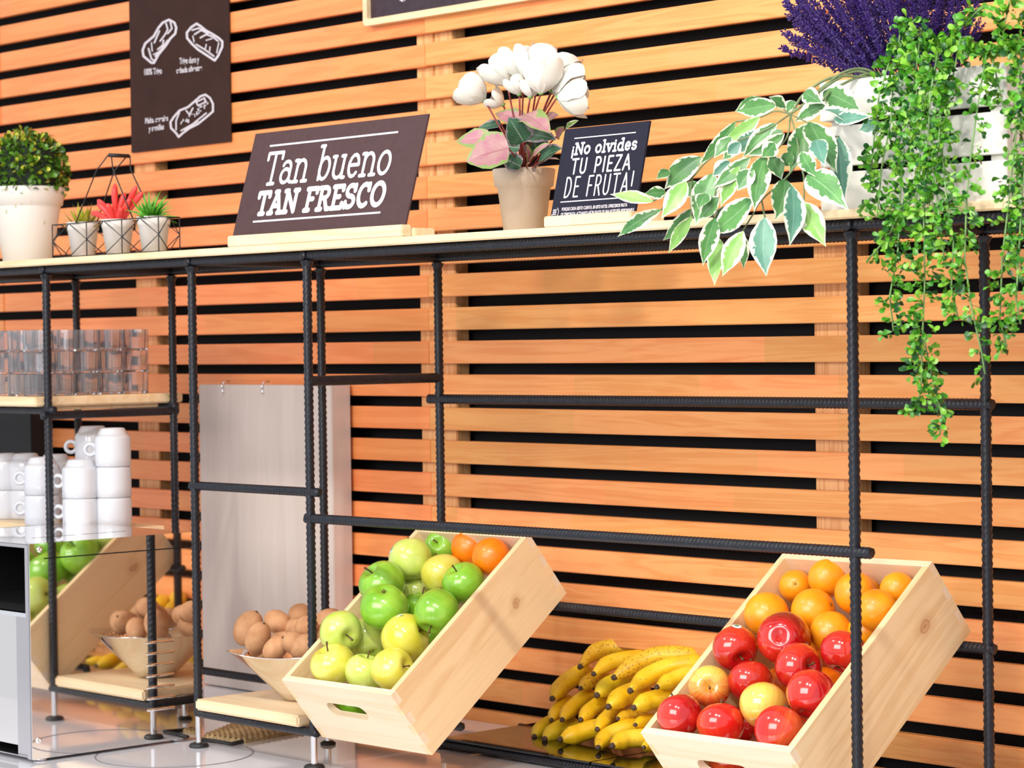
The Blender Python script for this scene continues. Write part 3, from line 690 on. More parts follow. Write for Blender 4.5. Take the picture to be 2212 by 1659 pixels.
def orange_mesh(mat):
    n, m = 28, 18; vs = []
    for i in range(m + 1):
        t = PI * i / m
        for k in range(n):
            a = 2 * PI * k / n; r = math.sin(t) * 1.0; z = .97 * math.cos(t) - (.06 * math.exp(-(r / .12) ** 2) if t < 1 else 0)
            vs.append((r * math.cos(a), r * math.sin(a), z))
    return mesh('orange_body', vs, [(i * n + k, (i + 1) * n + k, (i + 1) * n + (k + 1) % n, i * n + (k + 1) % n) for i in range(m) for k in range(n)], mat, True)
ORM = {ORANGEM: orange_mesh(ORANGEM), ORANGED: orange_mesh(ORANGED)}
bt = MB()
for k in range(5):
    a = 2 * PI * k / 5; d = Vector((math.cos(a), math.sin(a), 0)); s = Vector((-d.y, d.x, 0))
    bt.add([(0, 0, .93), d * .06 + s * .03 + Vector((0, 0, .945)), d * .11 + Vector((0, 0, .975)), d * .06 - s * .03 + Vector((0, 0, .945))], [(0, 1, 2, 3)])
bt.lathe([(.035, .90), (.035, .955), (.0, .96)], 8)
BUTTON = mesh('button', bt.v, bt.f, plain('orange_button', srgb(150, 120, 50), .8, var=.2))
def orange(loc, r, up, label, mat=ORANGEM):
    t = thing('orange', (0, 0, 0), label, 'orange'); link('peel', ORM[mat], t); link('button', BUTTON, t)
    t.matrix_basis = Matrix.Translation(loc) @ basis(up, loc.x * 40) @ Matrix.Diagonal((r, r, r, 1)); return t
orange(pos[15][0], pos[15][1], vdir(-.2, -.3, -.8), 'orange half under the steel bar in the green apple crate', ORANGED)
orange(pos[16][0], pos[16][1], vdir(.2, -.3, -.8), 'orange against the right wall of the green apple crate', ORANGED)
FR2 = [
 (1588, 1400, 48, .02, A_RED, (.25, -.45, .85), 'glossy red apple with a round sticker on top by the left wall', (.05, .97, .2)),
 (1693, 1379, 56, .045, A_RED, (.25, -.2, -.95), 'large dark red apple showing its brown flower end', (.75, -.35, .6)),
 (1822, 1408, 48, .03, A_RED, (.3, .7, -.3), 'red apple behind the upright bar at the right wall', None),
 (1724, 1441, 50, .02, A_RED, (.55, .15, .8), 'dark red apple with a deep stem hollow in the middle', None),
 (1751, 1500, 51, .04, A_RED, (.3, .7, -.5), 'red apple resting on the right wall below the deep-hollowed one', None),
 (1621, 1473, 47, .01, A_RED, (0, .75, -.5), 'plain glossy red apple left of the centre of the crate', None),
 (1533, 1483, 44, .02, A_BI, (-.1, .15, .95), 'yellow apple with a red flush, stem hollow facing us', None),
 (1469, 1547, 47, .02, A_RED, (-.2, .8, -.3), 'shiny red apple in the front left corner of its crate', None),
 (1557, 1566, 50, .02, A_BLUSH, (0, .8, -.4), 'orange-red blushed apple in the middle of the front row', None),
 (1649, 1524, 50, .02, A_BI, (.1, .7, -.5), 'yellow and orange apple above the front row', None),
 (1683, 1578, 52, .045, A_BLUSH, (.3, .7, -.3), 'red speckled apple in the front right corner', None)]
OR2 = [
 (1718, 1266, 34, .0, (-.1, .2, .9), 'small orange with its button facing us by the left wall'),
 (1787, 1249, 40, .02, (.3, -.3, -.8), 'bright orange at the top of the pile left of the upright bar'),
 (1656, 1328, 47, .02, (0, -.3, -.8), 'orange low against the left wall above the stickered apple'),
 (1757, 1320, 47, .02, (.75, .35, .55), 'orange in the middle, directly above the large dark apple'),
 (1848, 1281, 44, .02, (.55, -.1, .8), 'orange half hidden behind the upright bar near the top'),
 (1795, 1366, 44, .01, (0, -.3, -.8), 'orange squeezed between the red apples and the upright bar'),
 (1893, 1318, 44, .03, (.3, .3, -.8), 'orange right of the upright bar against the right wall'),
 (1939, 1274, 37, .02, (.3, .3, -.8), 'pale orange in the top right corner of the crate'),
 (1884, 1259, 28, -.005, (.1, .6, .8), 'orange at the back wall with a green star button'),
 (1872, 1364, 40, -.01, (.3, .3, -.8), 'orange deep down just right of the upright bar'),
 (1741, 1385, 40, -.03, (.3, .3, -.8), 'orange peeping out between two dark red apples')]
pos = fruit_pos([f[:4] for f in FR2] + [f[:4] for f in OR2], M2, .045)
for i, f in enumerate(FR2):
    apple(pos[i][0], pos[i][1], f[4], vdir(*f[5]), f[6], i + 1, i * 2.1 + 1, i != 1, vdir(*f[7]) if f[7] else None)
for i, f in enumerate(OR2): orange(pos[i + 11][0], pos[i + 11][1], vdir(*f[4]), f[5])
# fruit below the top layer, glimpsed through the hand holes and the gaps
def under(M, x, y, z, r, fn): fn(M @ Vector((x, y, z)), r)
for i, (x, y, lab) in enumerate(((.085, .055, 'green apple at the bottom, left in the hand hole of its crate'), (.175, .058, 'yellow-green apple at the bottom, right in the hand hole of its crate'))):
    apple(M1 @ Vector((x, y, .046)), .038, (A_GREEN, A_LIME)[i], vdir(0, 1, 0), lab, i)
for i, (x, y, lab) in enumerate(((.095, .055, 'blushed apple at the bottom, left in the hand hole of the red apple crate'), (.185, .058, 'blushed apple at the bottom, right in the hand hole of the red apple crate'))):
    apple(M2 @ Vector((x, y, .046)), .038, A_BLUSH, vdir(0, 1, 0), lab, i + 1)

for x, y, lab in ((.065, .135, 'dark red apple deep in the crate, glimpsed near the left wall'), (.150, .140, 'dark red apple deep in the crate, glimpsed in its middle gaps'), (.240, .135, 'dark red apple deep in the crate, glimpsed near the right wall')):
    apple(M2 @ Vector((x, y, .040)), .034, A_RED, vdir(.2, 1, 0), lab, 1)
for x, y, lab in ((.075, .225, 'orange deep in the crate under the left-hand oranges'), (.165, .235, 'orange deep in the crate under the middle oranges'), (.245, .255, 'orange deep in the crate under the right-hand oranges'), (.10, .32, 'orange lying deep at the back left of the crate')):
    orange(M2 @ Vector((x, y, .040)), .033, vdir(.2, 1, 0), lab, ORANGED)
for x, y, lab in ((.080, .150, 'yellow-green apple deep in the crate, glimpsed left of the middle'), (.170, .160, 'yellow-green apple deep in the crate, glimpsed in its middle'), (.245, .160, 'yellow-green apple deep in the crate by the right wall'), (.12, .26, 'green apple deep in the crate below the deep green twins')):
    apple(M1 @ Vector((x, y, .040)), .034, A_LIME if y < .2 else A_GREEN, vdir(.2, 1, 0), lab, 1)

# ------------------------------------------------------------------ bowl of kiwis
bo = onZ(640, 1512, EYE - .692); bc = Vector((-3.862, -.475, EYE - .692))
bowl = thing('steel_bowl', bc, 'polished square steel bowl heaped with kiwis', 'bowl')
def sq(a, rr, e):
    c, s = math.cos(a), math.sin(a); k = (abs(c) ** e + abs(s) ** e) ** (-1 / e); return rr * k * c, rr * k * s
vs = []; n = 64; BM = Matrix.Translation(bc) @ Matrix.Rotation(.16, 4, 'Z')
prof = [(.030, .0006, 2.0), (.040, .002, 2.0), (.058, .022, 2.1), (.078, .045, 2.5), (.100, .070, 3.2), (.119, .0915, 4.5), (.1215, .0935, 4.6), (.1185, .0935, 4.6), (.0975, .070, 3.2), (.0755, .047, 2.5), (.055, .025, 2.1), (.035, .006, 2.0), (.0, .004, 2.0)]
for r, z, e in prof:
    for k in range(n):
        a = 2 * PI * k / n; x, y = sq(a, r, e)
        dz = (.010 * (max(abs(x), 1e-6) * max(abs(y), 1e-6) / (r * r + 1e-9)) ** 2 * (z / .0935) ** 2) if r > .05 else 0
        vs.append(BM @ Vector((x, y, z + dz)))
m = len(prof)
o = MB().add(vs, [(i * n + k, i * n + (k + 1) % n, (i + 1) * n + (k + 1) % n, (i + 1) * n + k) for i in range(m - 1) for k in range(n)]).ob('bowl_shell', STEEL, bowl, True)
kv = []; n, m = 20, 14
for i in range(m + 1):
    t = PI * i / m
    for k in range(n):
        a = 2 * PI * k / n; r = math.sin(t) * .74; z = math.cos(t) * (1.0)
        if r < .13: z = math.copysign(abs(z) - .03 * (1 - r / .13), z)
        kv.append((r * math.cos(a), r * math.sin(a) * .94, z))
KIWI = mesh('kiwi_body', kv, [(i * n + k, (i + 1) * n + k, (i + 1) * n + (k + 1) % n, i * n + (k + 1) % n) for i in range(m) for k in range(n)], KIWIM, True)
kn = MB().lathe([(.0, .92), (.10, .93), (.085, 1.0), (.05, 1.04), (.0, 1.045)], 8)
NUB = mesh('nub', kn.v, kn.f, STEMM, True)
KW = [  # px, py, half length px, Y, axis (right, up, toward), label
 (536, 1357, 41, -.46, (.45, .85, .1), 'pale kiwi lying up the left rim of the bowl'),
 (557, 1378, 38, -.525, (.35, .8, .3), 'plump kiwi at the front left of the bowl'),
 (600, 1344, 36, -.455, (.6, -.3, .6), 'smooth kiwi at the top of the heap'),
 (650, 1329, 35, -.36, (.5, -.2, .8), 'kiwi at the back of the heap left of the steel bar'),
 (641, 1360, 36, -.44, (.4, .1, .9), 'kiwi with its nub facing us beside the steel bar'),
 (640, 1391, 36, -.52, (-.7, .4, .4), 'kiwi at the front rim with its nub to the left'),
 (596, 1400, 34, -.53, (.6, .5, .3), 'low kiwi half sunk behind the front rim'),
 (708, 1341, 35, -.38, (.8, .35, .2), 'kiwi seen right of the steel bar behind the apple crate'),
 (694, 1373, 34, -.45, (.6, .3, .5), 'kiwi behind the steel bar touching the crate'),
 (610, 1380, 34, -.45, (.3, .2, .9), 'kiwi buried in the middle of the heap'),
 (0, (.062, -.045, .112), 35, 0, (.7, .5, .4), 'kiwi at the right front of the bowl, seen mirrored in the toaster'),
 (0, (.072, .015, .116), 35, 0, (.3, .8, .4), 'upright kiwi at the right rim, seen mirrored in the toaster'),
 (0, (.050, .068, .112), 34, 0, (.8, .2, .3), 'kiwi at the right rear of the bowl, seen mirrored in the toaster'),
 (0, (.020, -.005, .142), 34, 0, (.5, .2, .8), 'kiwi on top at the right of the heap, seen mirrored in the toaster')]
for i, (px, py, hl, Y, ax, lab) in enumerate(KW):
    P = onY(px, py, Y) if px else bc + Vector(py); s = hl / pxm(P); t = thing('kiwi', (0, 0, 0), lab, 'kiwi'); link('skin', KIWI, t); link('nub', NUB, t)
    t.matrix_basis = Matrix.Translation(P) @ basis(vdir(*ax), i) @ Matrix.Diagonal((s, s, s, 1))

# ------------------------------------------------------------------ bananas
def banana(pts, rad, dY, mat, label, tilt=.62, Ybase=-.205):
    """pts: picture points from the tip to the far end; the pile leans back towards the wall"""
    P = []
    for i, (cx, cy) in enumerate(pts):
        px, py = 1100 + cx / 4.809, 1340 + cy / 4.809
        z = EYE - (py - 804 + .0) / 1150; hgt = max(0, z - CT - .05)
        P.append(onY(px, py, Ybase + tilt * hgt + dY + i * .028))
    # curve through the points, extended at the far end
    P.append(P[-1] + (P[-1] - P[-2]) * .5 + Vector((0, .012, -.012)))
    C = []; n = len(P)
    for i in range(n - 1):
        p0, p1, p2, p3 = P[max(i - 1, 0)], P[i], P[i + 1], P[min(i + 2, n - 1)]
        for s in range(6):
            t = s / 6; C.append(.5 * ((2 * p1) + (p2 - p0) * t + (2 * p0 - 5 * p1 + 4 * p2 - p3) * t * t + (3 * p1 - p0 - 3 * p2 + p3) * t ** 3))
    C.append(P[-1]); R = rad * 1.10 / 4.809 / pxm(C[2]); m = len(C); vs = []; ns = 15; up = Vector((0, -.5, 1))
    tip = Vector(C[0]); rings = []
    for i, c in enumerate(C):
        d = (C[min(i + 1, m - 1)] - C[max(i - 1, 0)]).normalized(); q = (up - d * up.dot(d)).normalized(); s_ = d.cross(q)
        u = i / (m - 1); rr = R * min(1, (.30 + 3.2 * u) if u < .22 else 1) * (1 if u < .8 else 1 - (u - .8) * 2.8)
        for k in range(ns):
            a = 2 * PI * k / ns; rk = rr * (1 + .055 * math.cos(5 * a)); vs.append(c + (q * math.cos(a) + s_ * math.sin(a)) * rk)
    fs = [(i * ns + k, i * ns + (k + 1) % ns, (i + 1) * ns + (k + 1) % ns, (i + 1) * ns + k) for i in range(m - 1) for k in range(ns)]
    fs += [tuple(range(ns))[::-1], tuple((m - 1) * ns + k for k in range(ns))]
    t = thing('banana', C[m // 2], label, 'banana'); fix_normals(MB().add(vs, fs).ob('peel', mat, t, True))
    d = (C[1] - C[0]).normalized()
    MB().tube([C[0] + d * R * .25, C[0] - d * R * .10, C[0] - d * R * .30, C[0] - d * R * .38], [R * .36, R * .33, R * .27, R * .12], 8).ob('blossom_end', BTIP, t, True)
BN = [
 ([(740, 480), (870, 345), (1050, 285), (1260, 290), (1400, 360)], 84, .01, BANANAF, 'topmost banana of the pile, heavily freckled brown'),
 ([(880, 555), (1010, 455), (1180, 405), (1350, 390)], 76, -.01, BANANAM, 'banana just below the topmost freckled one'),
 ([(1095, 590), (1290, 470), (1550, 365), (1840, 370)], 92, -.015, BANANAF, 'long banana with a dark blossom end and a brown bruise'),
 ([(1262, 728), (1410, 600), (1650, 490), (1900, 450)], 92, -.025, BANANAM, 'long clean banana below the bruised one, reaching the crate'),
 ([(1540, 690), (1690, 620), (1870, 560)], 80, -.02, BANANAM, 'banana at the crate wall in the third layer'),
 ([(450, 810), (560, 670), (730, 555)], 86, .0, BANANAM, 'banana at the far left with a curled scratch near its tip'),
 ([(745, 705), (840, 630), (950, 590)], 70, .0, BANANAF, 'short spotted banana beside the curled-scratch one'),
 ([(915, 775), (1030, 680), (1170, 630)], 90, -.01, BANANAG, 'greenish tipped banana in the centre of the pile'),
 ([(1035, 895), (1170, 790), (1330, 740)], 96, -.03, BANANAM, 'fat banana right of the centre with black pin spots'),
 ([(1300, 905), (1440, 840), (1620, 800)], 90, -.03, BANANAM, 'banana touching the crate in the middle layer'),
 ([(440, 1035), (500, 930), (590, 850)], 66, .0, BANANAM, 'small banana at the left of the second layer from below'),
 ([(552, 1030), (650, 910), (790, 800)], 76, -.012, BANANAM, 'second banana from the left in the second layer from below'),
 ([(745, 1030), (850, 930), (980, 850)], 78, -.012, BANANAM, 'banana with brown edges in the second layer from below'),
 ([(915, 1130), (1000, 1030), (1100, 950)], 76, -.02, BANANAM, 'banana leaning steeply below the fat one'),
 ([(1130, 1020), (1220, 995), (1330, 970)], 62, .0, BANANAF, 'brownish banana tucked behind in the lower middle'),
 ([(1312, 1085), (1390, 1060), (1480, 1040)], 64, -.015, BANANAM, 'small banana tip peeping out near the crate'),
 ([(262, 1205), (340, 1120), (450, 1060)], 76, -.005, BANANAG, 'leftmost banana on the tray with a green tip'),
 ([(372, 1230), (480, 1150), (610, 1090)], 84, -.02, BANANAG, 'second banana on the tray, greenish at the tip'),
 ([(540, 1235), (700, 1180), (900, 1120)], 90, -.035, BANANAM, 'banana on the tray with a black scraped patch'),
 ([(925, 1320), (1020, 1200), (1240, 1110)], 82, -.03, BANANAM, 'banana on the right tray plate, tip hanging low'),
 ([(1075, 1300), (1200, 1240), (1380, 1220)], 88, -.045, BANANAM, 'plump banana lying flat on the right tray plate'),
 ([(1400, 1320), (1470, 1300), (1560, 1290)], 62, -.03, BANANAM, 'banana at the front right, cut off by the crate')]
for a in BN: banana(*a)

# ------------------------------------------------------------------ lettering
def arc(cx, cy, rx, ry, a0, a1, n=12):
    return [(cx + rx * math.cos(math.radians(a0 + (a1 - a0) * i / n)), cy + ry * math.sin(math.radians(a0 + (a1 - a0) * i / n))) for i in range(n + 1)]
def S_(x, y, w=.2): return [(x - w / 2, y), (x + w / 2, y)]     # a slab serif
G = {   # slab letters: advance, strokes ; x-height .68
 'T': (.80, [[(.40, 0), (.40, 1)], [(.04, .80), (.04, 1), (.76, 1), (.76, .80)], S_(.40, 0, .30)]),
 'A': (.86, [[(.12, 0), (.43, 1), (.74, 0)], [(.24, .33), (.62, .33)], S_(.12, 0, .26), S_(.74, 0, .26), S_(.38, 1, .2)]),
 'N': (.92, [[(.16, 0), (.16, 1), (.76, 0), (.76, 1)], S_(.16, 0, .28), S_(.11, 1, .2), S_(.76, 1, .28)]),
 'F': (.74, [[(.18, 0), (.18, 1)], [(.04, 1), (.68, 1), (.68, .80)], [(.18, .52), (.48, .52)], S_(.18, 0, .30)]),
 'R': (.84, [[(.18, 0), (.18, 1)], [(.04, 1), (.42, 1)] + arc(.42, .76, .24, .24, 90, -90) + [(.18, .52)], [(.44, .52), (.66, 0), (.80, 0)], S_(.18, 0, .28)]),
 'E': (.76, [[(.18, 0), (.18, 1)], [(.04, 1), (.66, 1), (.66, .82)], [(.18, .52), (.50, .52)], [(.04, 0), (.70, 0), (.70, .2)]]),
 'S': (.72, [arc(.36, .75, .25, .25, 20, 270) + arc(.36, .25, .26, .25, 90, -160), [(.60, .74), (.60, 1)], [(.10, .0), (.10, .24)]]),
 'C': (.80, [arc(.44, .5, .34, .5, 52, 308), [(.68, .72), (.68, 1)]]),
 'O': (.88, [arc(.44, .5, .36, .5, 0, 360, 24)]),
 'a': (.66, [arc(.27, .22, .21, .22, 0, 360, 18), [(.10, .56)] + arc(.28, .48, .20, .20, 140, 0) + [(.48, .06), (.60, 0)]]),
 'n': (.74, [[(.15, 0), (.15, .68)], arc(.36, .42, .21, .26, 180, 0) + [(.57, 0)], S_(.15, 0, .24), S_(.59, 0, .24), S_(.10, .68, .16)]),
 'b': (.70, [[(.15, 0), (.15, 1.06)], arc(.36, .34, .23, .34, 0, 360, 20), S_(.10, 1.06, .18)]),
 'u': (.74, [[(.13, .68), (.13, .24)] + arc(.34, .24, .21, .24, 180, 360) + [(.55, .68)], [(.55, .3), (.55, 0), (.68, 0)], S_(.09, .68, .16), S_(.50, .68, .16)]),
 'e': (.64, [[(.09, .36), (.53, .36)] + arc(.31, .34, .22, .34, 5, 318)]),
 'o': (.68, [arc(.34, .34, .25, .34, 0, 360, 20)]),
 'l': (.36, [[(.18, 0), (.18, 1.06)], S_(.18, 0, .28), S_(.12, 1.06, .16)]),
 'v': (.66, [[(.10, .68), (.33, 0), (.56, .68)], S_(.10, .68, .22), S_(.56, .68, .22)]),
 'i': (.36, [[(.18, 0), (.18, .68)], S_(.18, 0, .28), S_(.12, .68, .16), [(.17, .93), (.19, .93)]]),
 'd': (.72, [[(.55, 0), (.55, 1.06)], arc(.33, .34, .23, .34, 0, 360, 20), S_(.49, 1.06, .18), S_(.60, 0, .16)]),
 's': (.56, [arc(.28, .51, .18, .17, 20, 270) + arc(.28, .17, .19, .17, 90, -160)]),
 '¡': (.30, [[(.15, -.28), (.15, .42)], [(.14, .66), (.16, .66)]]),
 ' ': (.40, [])}
GS = {   # plain letters
 'T': (.66, [[(.33, 0), (.33, 1)], [(.04, 1), (.62, 1)]]), 'U': (.74, [[(.12, 1), (.12, .28)] + arc(.36, .28, .24, .28, 180, 360) + [(.60, 1)]]),
 'P': (.64, [[(.12, 0), (.12, 1), (.34, 1)] + arc(.34, .73, .22, .27, 90, -90) + [(.12, .46)]]), 'I': (.26, [[(.13, 0), (.13, 1)]]),
 'E': (.58, [[(.52, 1), (.12, 1), (.12, 0), (.52, 0)], [(.12, .52), (.46, .52)]]), 'Z': (.66, [[(.08, 1), (.58, 1), (.08, 0), (.60, 0)]]),
 'A': (.72, [[(.06, 0), (.36, 1), (.66, 0)], [(.17, .33), (.55, .33)]]), 'D': (.72, [[(.12, 0), (.12, 1), (.28, 1)] + arc(.28, .5, .34, .5, 90, -90) + [(.12, 0)]]),
 'F': (.56, [[(.12, 0), (.12, 1), (.52, 1)], [(.12, .52), (.44, .52)]]), 'R': (.66, [[(.12, 0), (.12, 1), (.34, 1)] + arc(.34, .75, .22, .25, 90, -90) + [(.12, .5)], [(.34, .5), (.60, 0)]]),
 '!': (.30, [[(.15, .34), (.15, 1.05)], [(.14, .03), (.16, .03)]]), ' ': (.40, [])}
def stroke(mb, pts, w, F, z=0.0, join=True):
    """thick flat line; F maps (x, y, lift) to the world"""
    for i in range(len(pts) - 1):
        (x0, y0), (x1, y1) = pts[i], pts[i + 1]; d = math.hypot(x1 - x0, y1 - y0) or 1; nx, ny = -(y1 - y0) / d * w / 2, (x1 - x0) / d * w / 2
        ex, ey = (x1 - x0) / d * w * .12, (y1 - y0) / d * w * .12
        zq = z + 1.2e-5 * (i + 1)
        mb.add([F(x0 - ex + nx, y0 - ey + ny, zq), F(x0 - ex - nx, y0 - ey - ny, zq), F(x1 + ex - nx, y1 + ey - ny, zq), F(x1 + ex + nx, y1 + ey + ny, zq)], [(0, 1, 2, 3)])
    if join:
        for i_, (x, y) in enumerate(pts): mb.add([F(x + w / 2 * math.cos(a), y + w / 2 * math.sin(a), z + 6e-6 + 1.2e-5 * i_) for a in [2 * PI * k / 8 for k in range(8)]], [tuple(range(8))])
def write(parent, s, glyphs, x0, x1, y0, h, w, F, mat, lift=.0006, track=0.0):
    tot = sum(glyphs[c][0] + track for c in s) - track; k = (x1 - x0) / tot; x = 0
    mb = MB()
    for c in s:
        a, st = glyphs[c]
        for i, pl in enumerate(st): stroke(mb, [(x0 + (x + px) * k, y0 + py * h) for px, py in pl], w, F, lift + .00001 * i)
        x += a + track
    return mb.ob('lettering', mat, parent)
def text(parent, s, F, x0, x1, y0, h, mat, bold=.02, lift=.0006):
    """words in the built-in typeface, fitted between x0 and x1"""
    c = bpy.data.curves.new('t', 'FONT'); c.body = s; c.offset = bold; o = bpy.data.objects.new('t', c); COL.objects.link(o)
    bpy.context.view_layer.update()
    me = bpy.data.meshes.new_from_object(o.evaluated_get(bpy.context.evaluated_depsgraph_get())); bpy.data.objects.remove(o)
    xs = [v.co.x for v in me.vertices]; a, b_ = min(xs), max(xs)
    for v in me.vertices: v.co = F(x0 + (v.co.x - a) / (b_ - a) * (x1 - x0), y0 + v.co.y / .7 * h, lift)
    me.materials.clear(); me.materials.append(mat); me.name = 'lettering'
    return link('lettering', me, parent)

def sign(name, label, x0, x1, yb, yt, z0, z1, mat, block, fn, cat='sign'):
    """board leaning back from (yb, z0) to (yt, z1); local frame u to the right 0..W, v up 0..H"""
    U = Vector((1, 0, 0)); V = Vector((0, yt - yb, z1 - z0)); H = V.length; V.normalize(); NN = U.cross(V)   # faces the room
    O = Vector((x0, yb, z0)); W = x1 - x0
    t = thing(name, (x0 + W / 2, yb, SHT), label, cat)
    F = lambda x, y, z=0: O + U * x + V * y + NN * z
    M = Matrix((U, V, NN)).transposed().to_4x4(); M.translation = O
    MB().cbox((0, 0, -.004), (W, H, 0), .0006, M).ob('board', mat, t)
    fn(t, F, W, H)
    bx0, bx1, by0, by1, bh = block
    MB().cbox((bx0, by0, SHT - .0002), (bx1, by1, SHT + bh), .002).ob('stand', PINE, t)
    if bh > .03:
        MB().cbox((bx1 - .012, by1 + .001, SHT), (bx1 + .020, by1 + .075, SHT + .020), .003).ob('stand_foot', PINE, t)
        MB().cbox((bx0 - .004, by1 + .001, SHT), (bx0 + .028, by1 + .075, SHT + .020), .003).ob('stand_foot', PINE, t)
    else: MB().cbox((bx1 - .05, by1 + .001, SHT), (bx1 + .006, by1 + .05, SHT + .016), .002).ob('stand_foot', PINE, t)
    return t
pL, pR = onY(500, 513, -.590), onY(874, 498, -.590)
tL, tR = onY(551, 289, -.528), onY(925, 250, -.528)
def s1(t, F, W, H):
    mb = MB(); stroke(mb, [(W * .112, H * .87), (W * .853, H * .87)], .0036, F, .0006, False); mb.ob('rule', INK, t)
    mb = MB(); stroke(mb, [(W * .112, H * .195), (W * .85, H * .195)], .0036, F, .0006, False); mb.ob('rule', INK, t)
    write(t, 'Tan bueno', G, W * .117, W * .855, H * .525, H * .275, .0072, F, INK)
    write(t, 'TAN FRESCO', G, W * .114, W * .856, H * .262, H * .185, .0098, F, INK, track=.06)
xa, xb = (pL.x + tL.x) / 2, (pR.x + tR.x) / 2
q = onY(490, 513, -.622); q2 = onY(867, 487, -.622)
sign('chalkboard_sign', 'brown board lettered Tan bueno TAN FRESCO leaning in a wooden stand', xa, xb, -.592, -.528, SHT + .006, tL.z, SIGNM, (q.x, q2.x, -.6215, -.5985, .0205 * 1.05), s1)
def s2(t, F, W, H):
    for v, a, b_ in ((.884, .14, .86), (.185, .10, .86)):
        mb = MB(); stroke(mb, [(W * a, H * v), (W * b_, H * v)], .0018, F, .0006, False); mb.ob('rule', INK, t)
    write(t, '¡No olvides', G, W * .13, W * .90, H * .705, H * .118, .0040, F, INK, track=.06)
    write(t, 'TU PIEZA', GS, W * .16, W * .86, H * .49, H * .160, .0036, F, INK, track=.14)
    write(t, 'DE FRUTA!', GS, W * .12, W * .93, H * .235, H * .215, .0030, F, INK, track=.16)
    text(t, 'PORQUE CADA GESTO CUENTA, EN ESTE HOTEL OFRECEMOS FRUTA', F, W * .13, W * .90, H * .088, H * .034, INKW, .03)
    text(t, 'DE TEMPORADA, ACTUANDO ASÍ EN FAVOR DE UNA HOTELERÍA RESPONSABLE', F, W * .13, W * .985, H * .030, H * .034, INKW, .03)
    mb = MB()
    stroke(mb, arc(W * .055, H * .072, .0080, .0090, -60, 60), .0012, F, .0006); stroke(mb, arc(W * .055, H * .072, .0080, .0090, 200, 290), .0012, F, .0006)
    for i in range(3):
        for j in range(3): stroke(mb, [(W * .028 + i * .0030, H * .050 + j * .0036), (W * .028 + i * .0030 + .0018, H * .050 + j * .0036 + .0014)], .0022, F, .0006, False)
    mb.ob('emblem', INKW, t)
pL, pR = onY(1184, 472, -.592), onY(1366, 463, -.592); tL, tR = onY(1222, 279, -.552), onY(1407.5, 260, -.552)
q = onY(1173, 465, -.622); q2 = onY(1361, 453, -.622)
sign('chalkboard_sign', 'small blue-black board reading ¡No olvides TU PIEZA DE FRUTA! beside the cyclamen', (pL.x + tL.x) / 2, (pR.x + tR.x) / 2, -.590, -.552, SHT + .0150, tL.z, SIGNB, (q.x, q2.x, -.6215, -.5985, .0185), s2)

# bread poster
PY = -.007
a, b_ = onY(283, 331, PY), onY(498, 305, PY)
po = thing('bread_poster', ((a.x + b_.x) / 2, 0, a.z), 'dark brown poster with three white drawings of loaves hanging on the slats', 'poster')
MB().cbox((a.x, PY + .0008, (a.z + b_.z) / 2), (b_.x, -.0035, 2.95), .0004).ob('sheet', POSTM, po)
def PF(x, y, z=0): return onY(x, y, PY - z)                     # the poster plane, addressed by where the marks are
def pm(l): return [(290 + x / 5.53, 20 + y / 5.53) for x, y in l]
def draw(name, lines, w, mat, z=.0004):
    mb = MB()
    for i, l in enumerate(lines): stroke(mb, pm(l), w * (1.9 if i == 0 else 1.35 if len(l) > 2 else 1.0), lambda x, y, zz: PF(x, y, zz), z + .00002 * i)
    mb.ob(name, mat, po)
draw('loaf_drawing', [[(205, 640), (110, 560), (100, 490), (130, 410), (235, 320), (290, 220), (340, 160), (415, 125), (480, 160), (502, 220), (490, 290), (430, 350), (380, 430), (290, 540), (235, 640), (205, 640)],
 [(170, 470), (205, 590), (240, 620)], [(205, 400), (215, 500)], [(300, 260), (270, 330), (240, 400)], [(380, 170), (400, 240), (370, 300), (310, 380)], [(250, 560), (330, 470), (400, 370)], [(430, 150), (450, 230), (400, 290)], [(230, 540), (290, 510)], [(280, 480), (340, 430), (350, 370)]], 2.6, INKW)
draw('loaf_drawing', [[(745, 172), (680, 215), (628, 280), (632, 345), (690, 415), (760, 480), (860, 545), (960, 612), (1000, 560), (1050, 450), (1052, 385), (1010, 345), (940, 300), (850, 250), (790, 200), (745, 172)],
 [(690, 250), (770, 225), (840, 262)], [(720, 300), (800, 250), (880, 290)], [(790, 340), (860, 300), (940, 330), (1000, 380)], [(700, 320), (715, 390)], [(740, 420), (840, 480), (950, 560)], [(1010, 400), (985, 520)], [(860, 370), (930, 350)], [(850, 470), (860, 420)], [(900, 500), (905, 450)]], 2.6, INKW)
rnd = random.Random(3)
seeds = []
for i in range(34):
    u, v = rnd.random(), rnd.random(); x = 540 + u * 340 + v * 20; y = 1400 - u * 270 - v * 90 + 30; seeds.append([(x, y), (x + rnd.uniform(-14, 14), y + rnd.uniform(-22, 6))])
draw('loaf_drawing', [[(530, 1525), (500, 1480), (440, 1420), (432, 1350), (470, 1290), (540, 1210), (640, 1170), (710, 1110), (790, 1040), (850, 1020), (905, 1060), (940, 1130), (940, 1220), (860, 1290), (760, 1370), (660, 1420), (580, 1480), (530, 1525)],
 [(540, 1230), (500, 1330), (500, 1440)], [(740, 1110), (840, 1060), (850, 1110), (760, 1150), (740, 1110)], [(620, 1210), (660, 1260), (700, 1180)], [(560, 1450), (700, 1370), (860, 1240)], [(600, 1440), (760, 1340)]] + seeds, 2.4, INKW)
def ptext(s, x0, y0, x1, y1, h):
    k = (y1 - y0) / (x1 - x0); F = lambda x, y, z: PF(x, y0 + (x - x0) * k - y, z)
    text(po, s, F, x0, x1, 0, h, INKW, .03, .0004)
c_ = lambda x, y: (290 + x / 5.53, 20 + y / 5.53)
